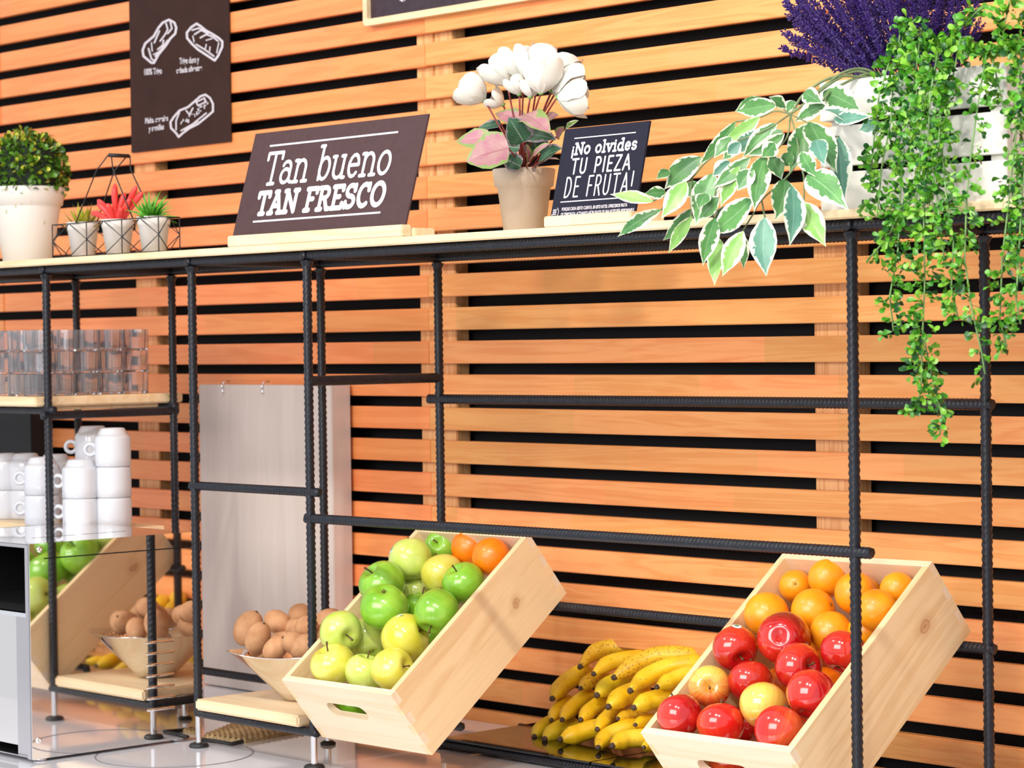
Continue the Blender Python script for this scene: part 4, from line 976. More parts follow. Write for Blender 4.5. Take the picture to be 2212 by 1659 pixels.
for s, a0, a1, h in (('100% Trigo', (120, 785), (330, 768), 13), ('Trigo duro y', (540, 655), (775, 632), 13), ('cebada silvestre', (503, 765), (810, 728), 12), ('Malta, cereales', (130, 1365), (405, 1330), 12), ('y semillas', (172, 1460), (355, 1432), 12)):
    p0, p1 = c_(*a0), c_(*a1); ptext(s, p0[0], p0[1], p1[0], p1[1], h)

# framed blackboard at the top
a = onY(780, 57, -.03); fr = thing('framed_blackboard', (a.x + .5, 0, a.z), 'blackboard in a pale wooden frame with rounded corners above the cyclamen', 'blackboard')
def rrect(x0, z0, x1, z1, r, n=8):
    out = []
    for cx, cz, s in ((x0 + r, z0 + r, 180), (x1 - r, z0 + r, 270), (x1 - r, z1 - r, 0), (x0 + r, z1 - r, 90)):
        out += [(cx + r * math.cos(math.radians(s + 90 * k / n)), cz + r * math.sin(math.radians(s + 90 * k / n))) for k in range(n + 1)]
    return out
X1, Z1 = a.x + 1.0, a.z + .62
mb = extrude(rrect(a.x, a.z, X1, Z1, .012), [rrect(a.x + .014, a.z + .0145, X1 - .014, Z1 - .0145, .006)[::-1]], .022)
mb.v = [Vector((v.x, -.003 - v.z, v.y)) for v in mb.v]; fix_normals(mb.ob('frame', PINE, fr))
MB().box((a.x + .012, -.014, a.z + .012), (X1 - .012, -.006, Z1 - .012)).ob('slate', plain('slate', srgb(52, 36, 46), .5, var=.2, vscale=60), fr)
mb = MB(); p = onY(872, 3, -.0145); stroke(mb, [(p.x - .012, p.z + .004), (p.x, p.z + .001), (p.x + .008, p.z + .006)], .004, lambda x, y, z: Vector((x, -.0146, y))); mb.ob('chalk_mark', INKW, fr)

# ------------------------------------------------------------------ tumblers
def tumbler_mesh():
    n = 11; prof = [(.0, .0), (.0285, 0), (.0296, .001), (.0308, .0468), (.0288, .0470), (.0262, .005), (.0, .004)]
    mb = MB().lathe(prof, n)
    return mesh('tumbler_glass', mb.v, mb.f, GLASS, False)
TUM = tumbler_mesh(); gz = EYE - .1032
colw = ['right-hand', 'second', 'third', 'leftmost']
for ci in range(4):
    for ri in range(5 if ci < 2 else 2 if ci == 2 else 1):
        for lv in range(3):
            x, y = -4.640 - ci * .0635, -.578 + ri * .0625
            o = link('tumbler', TUM, None, Matrix.Translation((x + .0004 * lv, y, gz + lv * .0474)) @ Matrix.Rotation(ci * .7 + ri * 1.3 + lv * .4, 4, 'Z'))
            tag(o, 'clear glass tumbler, %s of the %s stack from the front in the %s row' % (('bottom', 'middle', 'top')[lv], ordinal(ri), colw[ci]), 'glass', 'stacked glass tumblers')

# ------------------------------------------------------------------ cups
def cup_mesh():
    mb = MB().lathe([(.0355, .002), (.0372, 0), (.0385, .001), (.0386, .020), (.0384, .058), (.0376, .0625), (.0345, .066), (.0325, .0665), (.0300, .072), (.0260, .080), (.0245, .0812), (.0225, .0812), (.0215, .0795), (.0, .0795)], 40)
    return mesh('cup_body', mb.v, mb.f, CERAMIC, True)
CUPM = cup_mesh()
hv = MB(); R0, r0 = .0118, .0056
pts = [(R0 * math.cos(a), 0, R0 * math.sin(a)) for a in [2 * PI * k / 24 for k in range(25)]]
vs = []
for k in range(24):
    a = 2 * PI * k / 24; c = Vector((R0 * math.cos(a), 0, R0 * math.sin(a))); d = Vector((math.cos(a), 0, math.sin(a)))
    for j in range(10):
        b2 = 2 * PI * j / 10; vs.append(c + d * r0 * math.cos(b2) * .8 + Vector((0, 1, 0)) * .0078 * math.sin(b2) * .8)
hv.add(vs, [(k * 10 + j, k * 10 + (j + 1) % 10, ((k + 1) % 24) * 10 + (j + 1) % 10, ((k + 1) % 24) * 10 + j) for k in range(24) for j in range(10)])
HANDLE = mesh('handle', hv.v, hv.f, CERAMIC, True)
BASE = 1.3055
CUPS = [(246, -.490, 3, 'rightmost stack'), (203, -.435, 3, 'stack just left of the rightmost one'), (175, -.548, 2, 'short stack in front of the tall ones'), (122, -.440, 2, 'stack half hidden behind the steel post'),
        (92, -.535, 2, 'stack left of the steel post'), (58, -.450, 2, 'stack with handles, second from the left edge'), (12, -.480, 2, 'stack cut off by the left edge')]
HD_ = Vector((-CR.x, -CR.y, 0)).normalized()
for px, Y, n, lab in CUPS:
    p = onY(px, 1130, Y)
    for lv in range(n):
        t = thing('cup', (p.x, p.y, BASE + .0655 * lv), 'white porcelain cup upside down, %s of the %s' % (('bottom', 'middle' if n == 3 else 'top', 'top')[lv], lab), 'cup', 'upturned white cups')
        B = t.matrix_basis
        link('body', CUPM, t, B)
        Mh = Matrix.Translation(t.location + HD_ * .0475 + Vector((0, 0, .036))) @ Matrix.Rotation(math.atan2(HD_.y, HD_.x), 4, 'Z')
        link('handle', HANDLE, t, Mh)

# ------------------------------------------------------------------ leaves
PROF = {'ficus': [(0, .05), (.1, .50), (.25, .86), (.42, 1), (.58, .90), (.72, .64), (.84, .32), (.93, .12), (1, .01)],
        'heart': [(0, .35), (.06, .78), (.2, 1), (.42, .98), (.62, .80), (.8, .5), (.92, .24), (1, .02)],
        'petal': [(0, .22), (.15, .62), (.35, .92), (.55, 1), (.76, .98), (.9, .78), (.97, .48), (1, .16)],
        'obov': [(0, .10), (.35, .60), (.7, 1), (.92, .75), (1, .2)]}
def leaf_geo(base, tip, w, nrm, prof='ficus', fold=.18, curl=.12, na=4, side=0.0, wave=0.0, cup=0.0):
    """returns verts, faces, uvs; nrm = direction the upper face looks to"""
    base, tip = Vector(base), Vector(tip); ax = tip - base; Ln = ax.length; ax.normalize()
    n = Vector(nrm); n = (n - ax * n.dot(ax)).normalized(); s = ax.cross(n); pr = PROF[prof]; vs, uv = [], []
    for i, (v, ww) in enumerate(pr):
        c = base + ax * Ln * v + n * (curl * Ln * math.sin(PI * v) * 1.0) + s * side * Ln * math.sin(PI * v)
        for k in range(na + 1):
            u = k / na * 2 - 1; hw = w / 2 * ww
            off = abs(u) * hw * fold + cup * hw * u * u + wave * hw * math.sin(v * 13 + u * 2) * abs(u)
            vs.append(c + s * u * hw + n * off); uv.append((.5 + .5 * u, v))
    m = na + 1
    fs = [(i * m + k, i * m + k + 1, (i + 1) * m + k + 1, (i + 1) * m + k) for i in range(len(pr) - 1) for k in range(na)]
    return vs, fs, uv
def leaf(parent, mat, *a, name='leaf', **k):
    vs, fs, uv = leaf_geo(*a, **k); return link(name, mesh(name, vs, fs, mat, True, uv), parent)

# ------------------------------------------------------------------ topiary ball
rnd = random.Random(11)
tp = onY(60, 565, -.46); tx = tp.x
top = thing('topiary_plant', (tx, -.46, SHT), 'round clipped boxwood ball in a tall white speckled pot', 'potted plant')
MB().lathe([(.050, 0), (.054, .002), (.0745, .128), (.0745, .129), (.0795, .132), (.0855, .170), (.0845, .172), (.0790, .171), (.073, .150), (.0, .148)], 48, (tx, -.46, SHT), cap0=True).ob('pot', POTW, top, True)
bc_ = Vector((tx + .002, -.46, SHT + .208)); RBL = .094
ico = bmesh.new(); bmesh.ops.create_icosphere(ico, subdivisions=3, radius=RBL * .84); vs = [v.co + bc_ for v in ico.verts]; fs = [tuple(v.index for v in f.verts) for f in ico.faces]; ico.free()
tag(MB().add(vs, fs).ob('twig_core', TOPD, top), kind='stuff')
lm = []
for s in range(4):
    v_, f_, u_ = leaf_geo((0, 0, 0), (0, 0, 1), .50 + .07 * s, (1, 0, 0), 'obov', .25, .1, 2); lm.append((v_, f_, u_))
def put_leaves(parent, items, mats, limit=300, stuff='foliage'):
    """items: (matrix, shape, material index); the first ones are objects of their own, the rest one stuff part"""
    cache = {}; rest = {}
    for i, (M, s, mi) in enumerate(items):
        if i < limit:
            if (s, mi) not in cache: cache[(s, mi)] = mesh('leaf', lm[s][0], lm[s][1], mats[mi], True, lm[s][2])
            link('leaf', cache[(s, mi)], parent, M)
        else: rest.setdefault(mi, []).append((M, s))
    for mi, l in rest.items():
        vs, fs, uv = [], [], []
        for M, s in l:
            n = len(vs); vs += [M @ Vector(v) for v in lm[s][0]]; fs += [tuple(a + n for a in f) for f in lm[s][1]]; uv += lm[s][2]
        tag(link(stuff, mesh(stuff, vs, fs, mats[mi], True, uv), parent), kind='stuff')
def leaf_M(base, d, n, s):
    d = Vector(d).normalized(); n = Vector(n); n = (n - d * n.dot(d)); n = n.normalized() if n.length > 1e-4 else d.orthogonal().normalized()
    y = d.cross(n); M = Matrix((n, y, d)).transposed().to_4x4() @ Matrix.Scale(s, 4); return Matrix.Translation(base) @ M
items = []
for i in range(1250):
    z = rnd.uniform(-.75, 1); a = rnd.uniform(0, 2 * PI); r = math.sqrt(1 - z * z); d = Vector((r * math.cos(a), r * math.sin(a), z))
    facing = -(d.dot(CF)); t1 = (d + Vector((rnd.gauss(0, .55), rnd.gauss(0, .55), rnd.gauss(0, .55)))).normalized()
    P = bc_ + d * RBL * rnd.uniform(.80, .92); yel = rnd.random() < (.55 if z > .72 else .12)
    items.append((facing, (leaf_M(P, t1, d + Vector((rnd.gauss(0, .5), 0, rnd.gauss(0, .5))), rnd.uniform(.013, .019)), rnd.randrange(4), 1 if yel else 0)))
items.sort(key=lambda q: -q[0]); put_leaves(top, [q[1] for q in items], [TOPL, TOPL2])

# ------------------------------------------------------------------ small pots in a wire basket
YM = -.5795
wb = thing('wire_basket', (-4.33, YM, SHT), 'black wire basket with a handle holding three small white pots', 'basket')
bl, br = onY(115, 557, -.612), onY(344, 544, -.612); x0, x1 = bl.x, br.x; zt = SHT + .070; yf, yb = -.613, -.562
WR = .0012
def wire(pts, name='wire', r=WR): MB().tube(pts, r, 6).ob(name, WIRE, wb, True)
for z in (SHT + .0014, zt): wire([(x0, yf, z), (x1, yf, z), (x1, yb, z), (x0, yb, z), (x0, yf, z)])
zm = (SHT + zt) / 2
for i in range(4):
    x = x0 + (x1 - x0) * i / 3
    for y in (yf, yb): wire([(x, y, SHT), (x, y, zt)])
    if i < 3:
        xn = x0 + (x1 - x0) * (i + 1) / 3; xm = (x + xn) / 2
        for y in (yf, yb): wire([(x, y, zm), (xm, y, zt), (xn, y, zm), (xm, y, SHT + .0014), (x, y, zm)])
for x in (x0, x1): wire([(x, yf, zm), (x, (yf + yb) / 2, zt), (x, yb, zm), (x, (yf + yb) / 2, SHT + .0014), (x, yf, zm)])
hx0, hx1, hz = onY(223, 345, YM), onY(260, 350, YM), 0
xm = (x0 + x1) / 2; hz = SHT + .205
hA, hB = Vector((xm - .0, YM - .018, hz)), Vector((xm, YM + .030, hz))
MB().tube([hA, hB], .0042, 10).ob('handle', WIRE, wb, True)
for s in (-1, 1):
    wire([(xm + s * .006, hA.y + .001, hz), (xm + s * .03, yf + .004, hz - .03), (xm + s * (x1 - x0) * .27, yf, zt)], 'handle_wire', .0014)
    wire([(xm + s * .006, hB.y - .001, hz), (xm + s * .03, yb - .004, hz - .03), (xm + s * (x1 - x0) * .27, yb, zt)], 'handle_wire', .0014)
def spikes(parent, c, n, ln, w, mat, spread, seed, prof='ficus', name='leaf', zmin=.1, up=0):
    r_ = random.Random(seed)
    for i in range(n):
        a = 2 * PI * i * .618 + r_.uniform(-.2, .2); e = zmin + (1 - zmin) * (i / n) ** .8; e *= spread
        el = PI / 2 * (e); d = Vector((math.cos(a) * math.cos(el), math.sin(a) * math.cos(el), math.sin(el)))
        l = ln * r_.uniform(.75, 1.1); b0 = Vector(c) + Vector((d.x, d.y, 0)) * .006
        leaf(parent, mat, b0, b0 + d * l, w * r_.uniform(.8, 1.1), Vector((-d.x, -d.y, 1.2)), prof, fold=.35, curl=-.08, na=2, name=name)
for i, (px, mat, lab) in enumerate(((165, SUCY, 'small white pot with a yellow-green spiky succulent'), (245, SUCR, 'small white pot with red finger-shaped leaves'), (321, SUCG, 'small white pot with a feathery bright green plant'))):
    x = x0 + (x1 - x0) * (i * 2 + 1) / 6
    t = thing('mini_plant', (x, YM, SHT), lab, 'potted plant')
    MB().lathe([(.0225, .003), (.024, .0032), (.0315, .056), (.0325, .0565), (.0345, .0735), (.0325, .0735), (.030, .062), (.0, .061)], 32, (x, YM, SHT), cap0=True).ob('pot', MINIP, t, True)
    c = Vector((x, YM, SHT + .062))
    if i == 0: spikes(t, c, 34, .052, .0110, SUCY, .92, 2, zmin=.12)
    elif i == 1:
        for k, (dx, dy, dz, l) in enumerate(((-.75, 0, .65, .085), (-.95, -.2, .40, .075), (-.15, .1, 1, .088), (.12, -.1, 1, .080), (.5, .1, .85, .090), (.25, .2, 1, .07), (.70, -.1, .8, .068), (.85, .2, .9, .090), (-.4, -.3, .6, .06), (.1, -.4, .7, .05), (.45, -.3, .55, .045))):
            d = Vector((dx, dy, dz)).normalized(); o_ = c + Vector(((.012 if k in (4, 6, 7, 10) else -.008), 0, 0))
            pts = [o_ + d * l * s + Vector((0, 0, .006 * math.sin(PI * s))) for s in (0, .25, .5, .75, .92, 1)]
            MB().tube(pts, [.0022, .0040, .0058, .0066, .0050, .0015], 8).ob('leaf', SUCR, t, True)
    else:
        for k in range(90):
            a, el = rnd.uniform(0, 2 * PI), rnd.uniform(.0, 1.4); d = Vector((math.cos(a) * math.cos(el), math.sin(a) * math.cos(el), math.sin(el) * 1.1)); l = rnd.uniform(.040, .070)
            leaf(t, SUCG, c + d * .006, c + d * l + Vector((0, 0, -.006)), .0052, (rnd.uniform(-1, 1), -1, 1), 'ficus', fold=.2, curl=.12, na=2)

# ------------------------------------------------------------------ cyclamen
cx_, cy_ = onY(1133, 480, -.46).x, -.46
cyc = thing('cyclamen_plant', (cx_, cy_, SHT), 'white flowering cyclamen with pinkish veined leaves in a grey clay pot', 'potted plant')
MB().lathe([(.034, 0), (.0365, .001), (.0470, .083), (.0520, .0855), (.0558, .114), (.0545, .116), (.0500, .1155), (.047, .100), (.0, .098)], 48, (cx_, cy_, SHT), cap0=True).ob('pot', TERRA, cyc, True)
def cc(x, y): return (960 + x / 3.4556, 60 + y / 3.4556)
soil = Vector((cx_, cy_, SHT + .098))
for bx, by, tx_, ty, w_, m_, dy in ((480, 900, 165, 1000, 250, CYL, -.10), (340, 830, 90, 850, 125, CYL, -.04), (590, 850, 480, 670, 175, CYD, -.06), (600, 650, 790, 790, 150, CYL, -.05), (600, 700, 380, 640, 110, CYL, .0),
        (420, 715, 250, 752, 62, CYD, .0), (740, 700, 855, 655, 84, CYL, .0), (600, 800, 835, 835, 130, CYD, -.03), (628, 1000, 612, 868, 54, CYL, -.07), (640, 1000, 790, 865, 88, CYL, -.075), (838, 812, 895, 738, 62, CYL, .01),
        (905, 752, 1002, 693, 46, FICUSL, .02), (690, 1030, 880, 900, 160, CYD, -.03), (570, 1035, 420, 960, 110, CYD, -.05), (700, 940, 640, 780, 150, CYD, .0), (740, 998, 860, 985, 30, CYL, -.06), (560, 900, 400, 880, 120, CYD, -.02)):
    P0, P1 = onY(*cc(bx, by), cy_ + dy), onY(*cc(tx_, ty), cy_ + dy * 1.3 - .01)
    ww = w_ * 1.32 / 3.4556 / pxm(P0)
    leaf(cyc, m_, P0, P1, ww, -CF + Vector((rnd.uniform(-.3, .3), 0, rnd.uniform(.1, .6))), 'heart', fold=.22, curl=.05, na=6, wave=.14)
    MB().tube([soil + (P0 - soil) * .1, soil.lerp(P0, .6) + Vector((0, 0, .008)), P0], .0013, 6).ob('leaf_stalk', STEMR, cyc, True)
for bx, by, ux, uy, sz, dy in ((300, 545, -.75, .65, 205, -.03), (470, 430, -.45, .9, 215, -.02), (440, 575, -.7, .45, 120, .0), (590, 390, -.2, 1, 235, -.01), (690, 430, .05, 1, 265, -.02), (720, 490, .05, 1, 235, -.05),
        (800, 480, .25, 1, 290, .0), (800, 470, .95, .2, 240, -.02), (560, 500, -.3, .9, 135, -.03), (640, 520, .1, .9, 120, -.04), (840, 520, .95, .0, 220, -.04), (870, 420, .35, 1, 190, .03)):
    P = onY(*cc(bx, by), cy_ + dy); s = sz * 1.12 / 3.4556 / pxm(P); U = (CR * ux + CU * uy).normalized(); A = (-CF + CR * rnd.uniform(-.2, .2)).normalized(); A = (A - U * A.dot(U)).normalized(); Bv = U.cross(A)
    a0 = rnd.uniform(0, 6)
    for k in range(5):
        a = a0 + 2 * PI * k / 5; o_ = (A * math.cos(a) + Bv * math.sin(a)); T = P + (U * rnd.uniform(.85, 1.0) + o_ * rnd.uniform(.45, .74)) * s
        leaf(cyc, PETAL, P + o_ * s * .05, T, s * rnd.uniform(.66, .82), o_ * -1 + U * .1, 'petal', fold=.05, curl=-.16, na=6, cup=.22, name='petal', wave=.05)
    MB().lathe([(.0, 0), (.004, .001), (.005, .004), (.0, .007)], 8, M=Matrix.Translation(P - U * .003) @ basis(U)).ob('flower_base', STEMG, cyc, True)
    S0 = soil + Vector((rnd.uniform(-.018, .018), rnd.uniform(-.02, .01), 0))
    MB().tube([S0, S0.lerp(P, .5) + Vector((0, 0, .01)), S0.lerp(P, .85) + Vector((0, 0, .004)), P], .0016, 6).ob('flower_stalk', STEMR, cyc, True)

# ------------------------------------------------------------------ white crate planter
YC = -.575
cl, cr_ = onY(1770, 181, YC).x, onY(2173, 132, YC).x
pl = thing('planter_box', ((cl + cr_) / 2, YC + .09, SHT), 'whitewashed slatted wooden planter holding the lavender and trailing plants', 'planter')
PH = .195; sl = [(SHT + .001, SHT + .0585), (SHT + .0675, SHT + .1275), (SHT + .1365, SHT + PH)]
for z0, z1 in sl:
    MB().cbox((cl, YC, z0), (cr_, YC + .011, z1), .001).ob('slat', WHITEWOOD, pl)
    MB().cbox((cl, YC + .215, z0), (cr_, YC + .226, z1), .001).ob('slat', WHITEWOOD, pl)
    MB().cbox((cl, YC + .012, z0), (cl + .011, YC + .214, z1), .001).ob('slat', WHITEWOOD, pl)
    MB().cbox((cr_ - .011, YC + .012, z0), (cr_, YC + .214, z1), .001).ob('slat', WHITEWOOD, pl)
for x in (cl + .012, cr_ - .036):
    for y in (YC + .0115, YC + .190): MB().cbox((x, y, SHT + .0005), (x + .024, y + .024, SHT + PH - .002), .001).ob('corner_post', WHITEWOOD, pl)
MB().box((cl + .013, YC + .038, SHT + .03), (cr_ - .013, YC + .188, SHT + .168)).ob('soil_liner', plain('black_liner', (.006, .006, .006), .9, var=.3), pl)

# lavender
lav = thing('lavender_bunch', (-2.36, YC + .10, SHT + .165), 'thick bunch of dried violet lavender standing in the white planter', 'lavender')
def stalk_mesh(seed):
    r_ = random.Random(seed); mb = MB().tube([(0, 0, 0), (.01, 0, .5), (0, .01, 1)], [.0045, .004, .003], 5)
    z = .18
    while z < 1.02:
        k = 3 if z > .4 else 2
        for j in range(k):
            a = r_.uniform(0, 2 * PI); rr = r_.uniform(.012, .030) * (1 if z > .35 else .7) * (1.15 - .5 * max(0, z - .7)); d = Vector((math.cos(a), math.sin(a), r_.uniform(.3, 1.2))).normalized()
            c = Vector((d.x * rr, d.y * rr, z)); s = r_.uniform(.010, .017); q = d.orthogonal().normalized(); q2 = d.cross(q)
            mb.add([c + d * s * 1.5, c + q * s * .7, c + q2 * s * .7, c - q * s * .7, c - q2 * s * .7, c - d * s], [(0, 1, 2), (0, 2, 3), (0, 3, 4), (0, 4, 1), (5, 2, 1), (5, 3, 2), (5, 4, 3), (5, 1, 4)])
        z += .017
    return mesh('stalk', mb.v, mb.f, LAV, False)
STK4 = [stalk_mesh(s) for s in range(5)]
rnd = random.Random(5)
for i in range(170):
    f = rnd.random(); tx_ = 1690 + 430 * (i / 169) + rnd.uniform(-18, 18); bxp = 1865 + 190 * (i / 169) + rnd.uniform(-14, 14)
    Y0 = YC + rnd.uniform(.04, .18); P = onY(bxp, 172, Y0); ty = rnd.uniform(-90, 60) if tx_ > 1760 else rnd.uniform(-40, 110)
    T = onY(tx_, ty, Y0 + rnd.uniform(-.06, .06)); d = T - P; M = Matrix.Translation(P) @ basis(d, rnd.uniform(0, 6)) @ Matrix.Scale(min(d.length, .24), 4)
    link('stalk', STK4[i % 5], lav, M)

# variegated ficus spray
fi = thing('ficus_spray', (-2.45, YC + .05, SHT + .19), 'trailing variegated ficus branch with green and cream leaves hanging from the planter', 'trailing plant')
def fc(x, y): return (1300 + x / 3.0717, 100 + y / 3.0717)
def fY(x, y):   # how far in front of the shelf the spray hangs
    return -.64 - .10 * min(1, max(0, (y - 250) / 500)) + .06 * max(0, (x - 1450) / 300)
FL = [((1060, 340), (882, 432), 105, 0), ((1168, 385), (893, 432), 118, 0), ((1222, 410), (1108, 335), 92, 0), ((1048, 470), (800, 630), 96, 1), ((890, 500), (636, 798), 88, 0), ((1162, 510), (932, 742), 112, 0), ((1212, 580), (955, 725), 100, 0),
 ((1378, 510), (1245, 842), 168, 0), ((1378, 500), (1562, 842), 196, 0), ((1482, 392), (1276, 502), 116, 0), ((1470, 300), (1716, 425), 160, 0), ((1540, 480), (1800, 462), 96, 2), ((1470, 420), (1660, 535), 120, 2), ((1860, 520), (1700, 560), 110, 2), ((1575, 600), (1612, 1020), 150, 2),
 ((662, 735), (415, 950), 150, 0), ((452, 828), (360, 882), 66, 0), ((340, 1030), (55, 982), 90, 1), ((425, 968), (285, 975), 84, 0), ((562, 900), (395, 1145), 132, 1), ((742, 842), (620, 1190), 172, 0), ((850, 762), (735, 862), 100, 2), ((985, 738), (722, 948), 104, 0),
 ((915, 798), (788, 1066), 118, 1), ((1082, 722), (1010, 1098), 152, 0), ((1218, 880), (1150, 1150), 170, 0), ((1120, 725), (1195, 885), 110, 0), ((1325, 700), (1422, 870), 110, 0), ((1362, 852), (1638, 1088), 196, 0), ((1262, 925), (1246, 1326), 156, 2), ((1340, 1035), (1487, 1330), 156, 1),
 ((1005, 1010), (716, 1248), 165, 0), ((396, 1085), (106, 1264), 98, 0), ((592, 1080), (406, 1288), 96, 0), ((602, 1128), (442, 1374), 88, 1), ((752, 1140), (670, 1456), 128, 0), ((782, 1278), (748, 1588), 112, 1), ((940, 1228), (800, 1528), 138, 1), ((925, 1236), (942, 1480), 84, 0), ((1082, 1136), (1092, 1526), 176, 2),
 ((985, 555), (800, 760), 124, 0), ((1050, 560), (850, 720), 110, 2), ((1272, 360), (1230, 445), 84, 0), ((860, 600), (745, 740), 100, 0), ((780, 1000), (640, 1150), 110, 0), ((1200, 560), (1100, 640), 90, 0), ((1345, 300), (1470, 380), 110, 0), ((1010, 820), (900, 960), 120, 0), ((700, 980), (640, 1080), 100, 0), ((820, 1060), (760, 1200), 110, 0), ((1150, 640), (1060, 740), 110, 0), ((1260, 700), (1200, 800), 90, 0), ((920, 640), (830, 720), 96, 2), ((1420, 620), (1480, 800), 120, 2), ((640, 900), (540, 1000), 96, 0)]
fm = [FICUS, FICUSL, FICUSB]
for i, (b0, t0, w_, mi) in enumerate(FL):
    Yb = fY(*b0) + rnd.uniform(-.025, .025); bp, tq = fc(*b0), fc(*t0)
    P0, P1 = onY(*bp, Yb), onY(*tq, Yb + rnd.uniform(-.035, .01))
    nn = -CF + CR * rnd.uniform(-.35, .35) + CU * rnd.uniform(.0, .5)
    leaf(fi, fm[mi], P0, P1, w_ / 3.0717 / pxm(P0) * 1.08, nn, 'ficus', fold=.20, curl=rnd.uniform(.0, .10), na=6, side=rnd.uniform(-.06, .06), wave=.05)
def fst(l, r=.0016, Y=None):
    pts = [onY(*fc(x, y), fY(x, y) + .012 if Y is None else Y) for x, y in l]
    C = []
    for i in range(len(pts) - 1):
        p0, p1, p2, p3 = pts[max(i - 1, 0)], pts[i], pts[i + 1], pts[min(i + 2, len(pts) - 1)]
        for s in range(5):
            t = s / 5; C.append(.5 * ((2 * p1) + (p2 - p0) * t + (2 * p0 - 5 * p1 + 4 * p2 - p3) * t * t + (3 * p1 - p0 - 3 * p2 + p3) * t ** 3))
    C.append(pts[-1]); MB().tube(C, r, 6).ob('stem', STEMB, fi, True)
for l in ([(1880, 215), (1740, 150), (1610, 170), (1480, 260), (1360, 370), (1250, 450)], [(1860, 220), (1700, 165), (1560, 220), (1420, 320), (1330, 400)], [(1900, 225), (1780, 180), (1640, 230), (1520, 300), (1470, 360)], [(1870, 210), (1690, 200), (1560, 200), (1450, 240), (1330, 330), (1270, 430)]): fst(l, .0021)
for l in ([(1250, 450), (1080, 560), (880, 640), (700, 760), (600, 870), (480, 960), (330, 1030)], [(1250, 450), (1230, 600), (1130, 700), (980, 740), (860, 850), (760, 950), (740, 1130)], [(1250, 450), (1300, 640), (1300, 760), (1215, 880), (1060, 1020), (1000, 1120), (935, 1225)], [(1300, 760), (1340, 860), (1340, 1035)],
          [(1250, 450), (1370, 510), (1480, 590), (1575, 600)], [(1250, 450), (1150, 430), (1050, 470), (890, 500)], [(600, 870), (590, 1000), (600, 1130)], [(1060, 1020), (1082, 1136)], [(480, 960), (396, 1085)], [(1250, 450), (1165, 390), (1060, 345)], [(740, 1130), (780, 1278)]): fst(l, .0014)

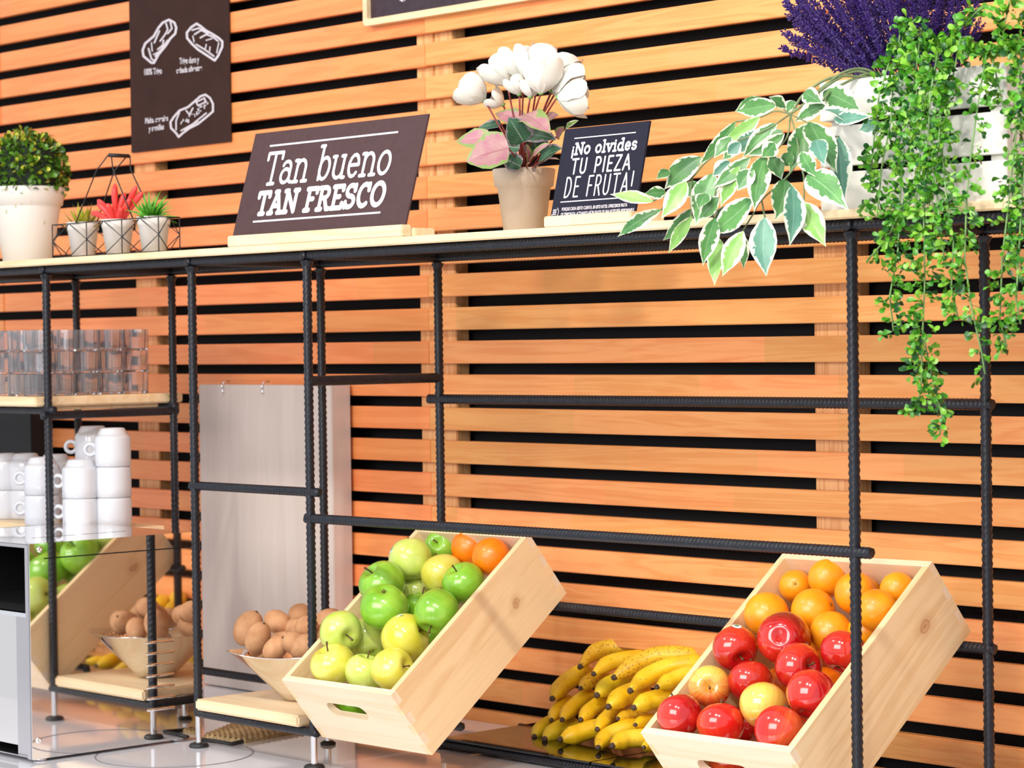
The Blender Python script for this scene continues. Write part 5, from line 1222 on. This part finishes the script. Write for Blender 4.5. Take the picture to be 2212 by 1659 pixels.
# trailing boxwood vine
vi = thing('boxwood_vine', (-2.2, YC + .06, SHT + .19), 'bright green small-leaved vine spilling over the white planter and shelf edge', 'trailing plant')
rnd = random.Random(21)
VS = [([(1945, 70), (1930, 160), (1925, 260), (1905, 360), (1895, 470)], 36, 1.15), ([(1990, 60), (1975, 180), (1955, 300), (1945, 420), (1940, 540), (1922, 640), (1930, 715)], 30, 1.1),
 ([(2030, 90), (2010, 200), (2003, 330), (1995, 450), (1998, 600), (1993, 720), (1990, 830), (1983, 885)], 32, 1.15), ([(1993, 720), (2015, 820), (2035, 900), (2030, 940)], 20, 1.0),
 ([(2075, 80), (2060, 160), (2045, 250), (2035, 330), (2045, 430), (2060, 520), (2055, 620), (2070, 690)], 26, .9), ([(2130, 120), (2112, 230), (2098, 330), (2088, 430), (2084, 560), (2098, 660), (2120, 760), (2128, 808)], 26, .62),
 ([(2145, 130), (2158, 190), (2170, 240)], 24, .7), ([(2205, 110), (2202, 220), (2190, 330), (2180, 430), (2165, 560), (2160, 690), (2175, 750)], 30, .9), ([(2230, 150), (2220, 300), (2208, 420), (2200, 560), (2195, 650), (2205, 700)], 26, .9),
 ([(1935, 90), (1900, 200), (1888, 300), (1880, 400)], 22, .6), ([(1960, 420), (1925, 500), (1890, 545), (1875, 560)], 20, .8), ([(1955, 110), (2010, 85), (2060, 100), (2110, 110), (2160, 110), (2212, 105)], 40, 1.6), ([(1945, 75), (1965, 50), (1975, 45)], 26, 1.2),
 ([(2060, 100), (2075, 60), (2110, 25), (2125, 15)], 20, .9), ([(2165, 110), (2168, 60), (2180, 10), (2180, -20)], 26, 1.2), ([(2212, 110), (2215, 70), (2225, 40)], 28, 1.1), ([(2000, 150), (1990, 260), (1985, 380), (1975, 470)], 34, 1.1), ([(2035, 160), (2030, 280), (2020, 380), (2030, 480), (2040, 560)], 26, .8)]
items = []
for si, (pl_, spread, dens) in enumerate(VS):
    pts = []
    for i, (x, y) in enumerate(pl_):
        Yv = -.595 if y < 200 else -.625 if y < 430 else -.655
        if si in (11, 12, 13, 14, 15): Yv = -.56
        pts.append((x, y, Yv - .012 * (si % 3)))
    W3 = [onY(*p) for p in pts]; MB().tube(W3, .0013, 5).ob('stem', STEMG, vi, True)
    for i in range(len(W3) - 1):
        a, b_ = W3[i], W3[i + 1]; seg = (b_ - a).length; n = max(1, int(seg / .0050 * dens))
        for j in range(n):
            t = (j + rnd.random()) / n; P = a.lerp(b_, t); ax = (b_ - a).normalized()
            s_ = rnd.choice((-1, 1)); ln = spread / 1430 * rnd.uniform(.35, 1.15)
            d = (CR * s_ * rnd.uniform(.5, 1) + (-CF) * rnd.uniform(-.5, .8) + ax * rnd.uniform(.1, .8) + Vector((0, 0, .15))).normalized(); Q = P + d * ln
            k = 3 + int(ln / .007)
            for q in range(k):
                tt = (q + .6) / k; c = P.lerp(Q, tt) + Vector((0, 0, -.003 * math.sin(PI * tt)))
                dd = (d * rnd.uniform(.2, 1) + Vector((rnd.gauss(0, .5), rnd.gauss(0, .5), rnd.gauss(-.05, .5)))).normalized()
                mi = 0 if rnd.random() < .5 else (1 if rnd.random() < .55 else 2)
                sz = rnd.uniform(.0085, .0145) * (1.15 if pl_[i][1] < 150 else 1)
                items.append((sz * (1 if pl_[i][1] < 300 else .9), (leaf_M(c, dd, -CF + Vector((rnd.gauss(0, .6), rnd.gauss(0, .6), .4 + rnd.gauss(0, .4))), sz), rnd.randrange(4), mi)))
            if rnd.random() < .5: MB().tube([P, Q], .0006, 4).ob('twig', STEMG, vi) if len(items) % 4 == 0 else None
items.sort(key=lambda q: -q[0]); put_leaves(vi, [q[1] for q in items], [VINEL, VINEL2, VINED])
print('vine leaves', len(items))
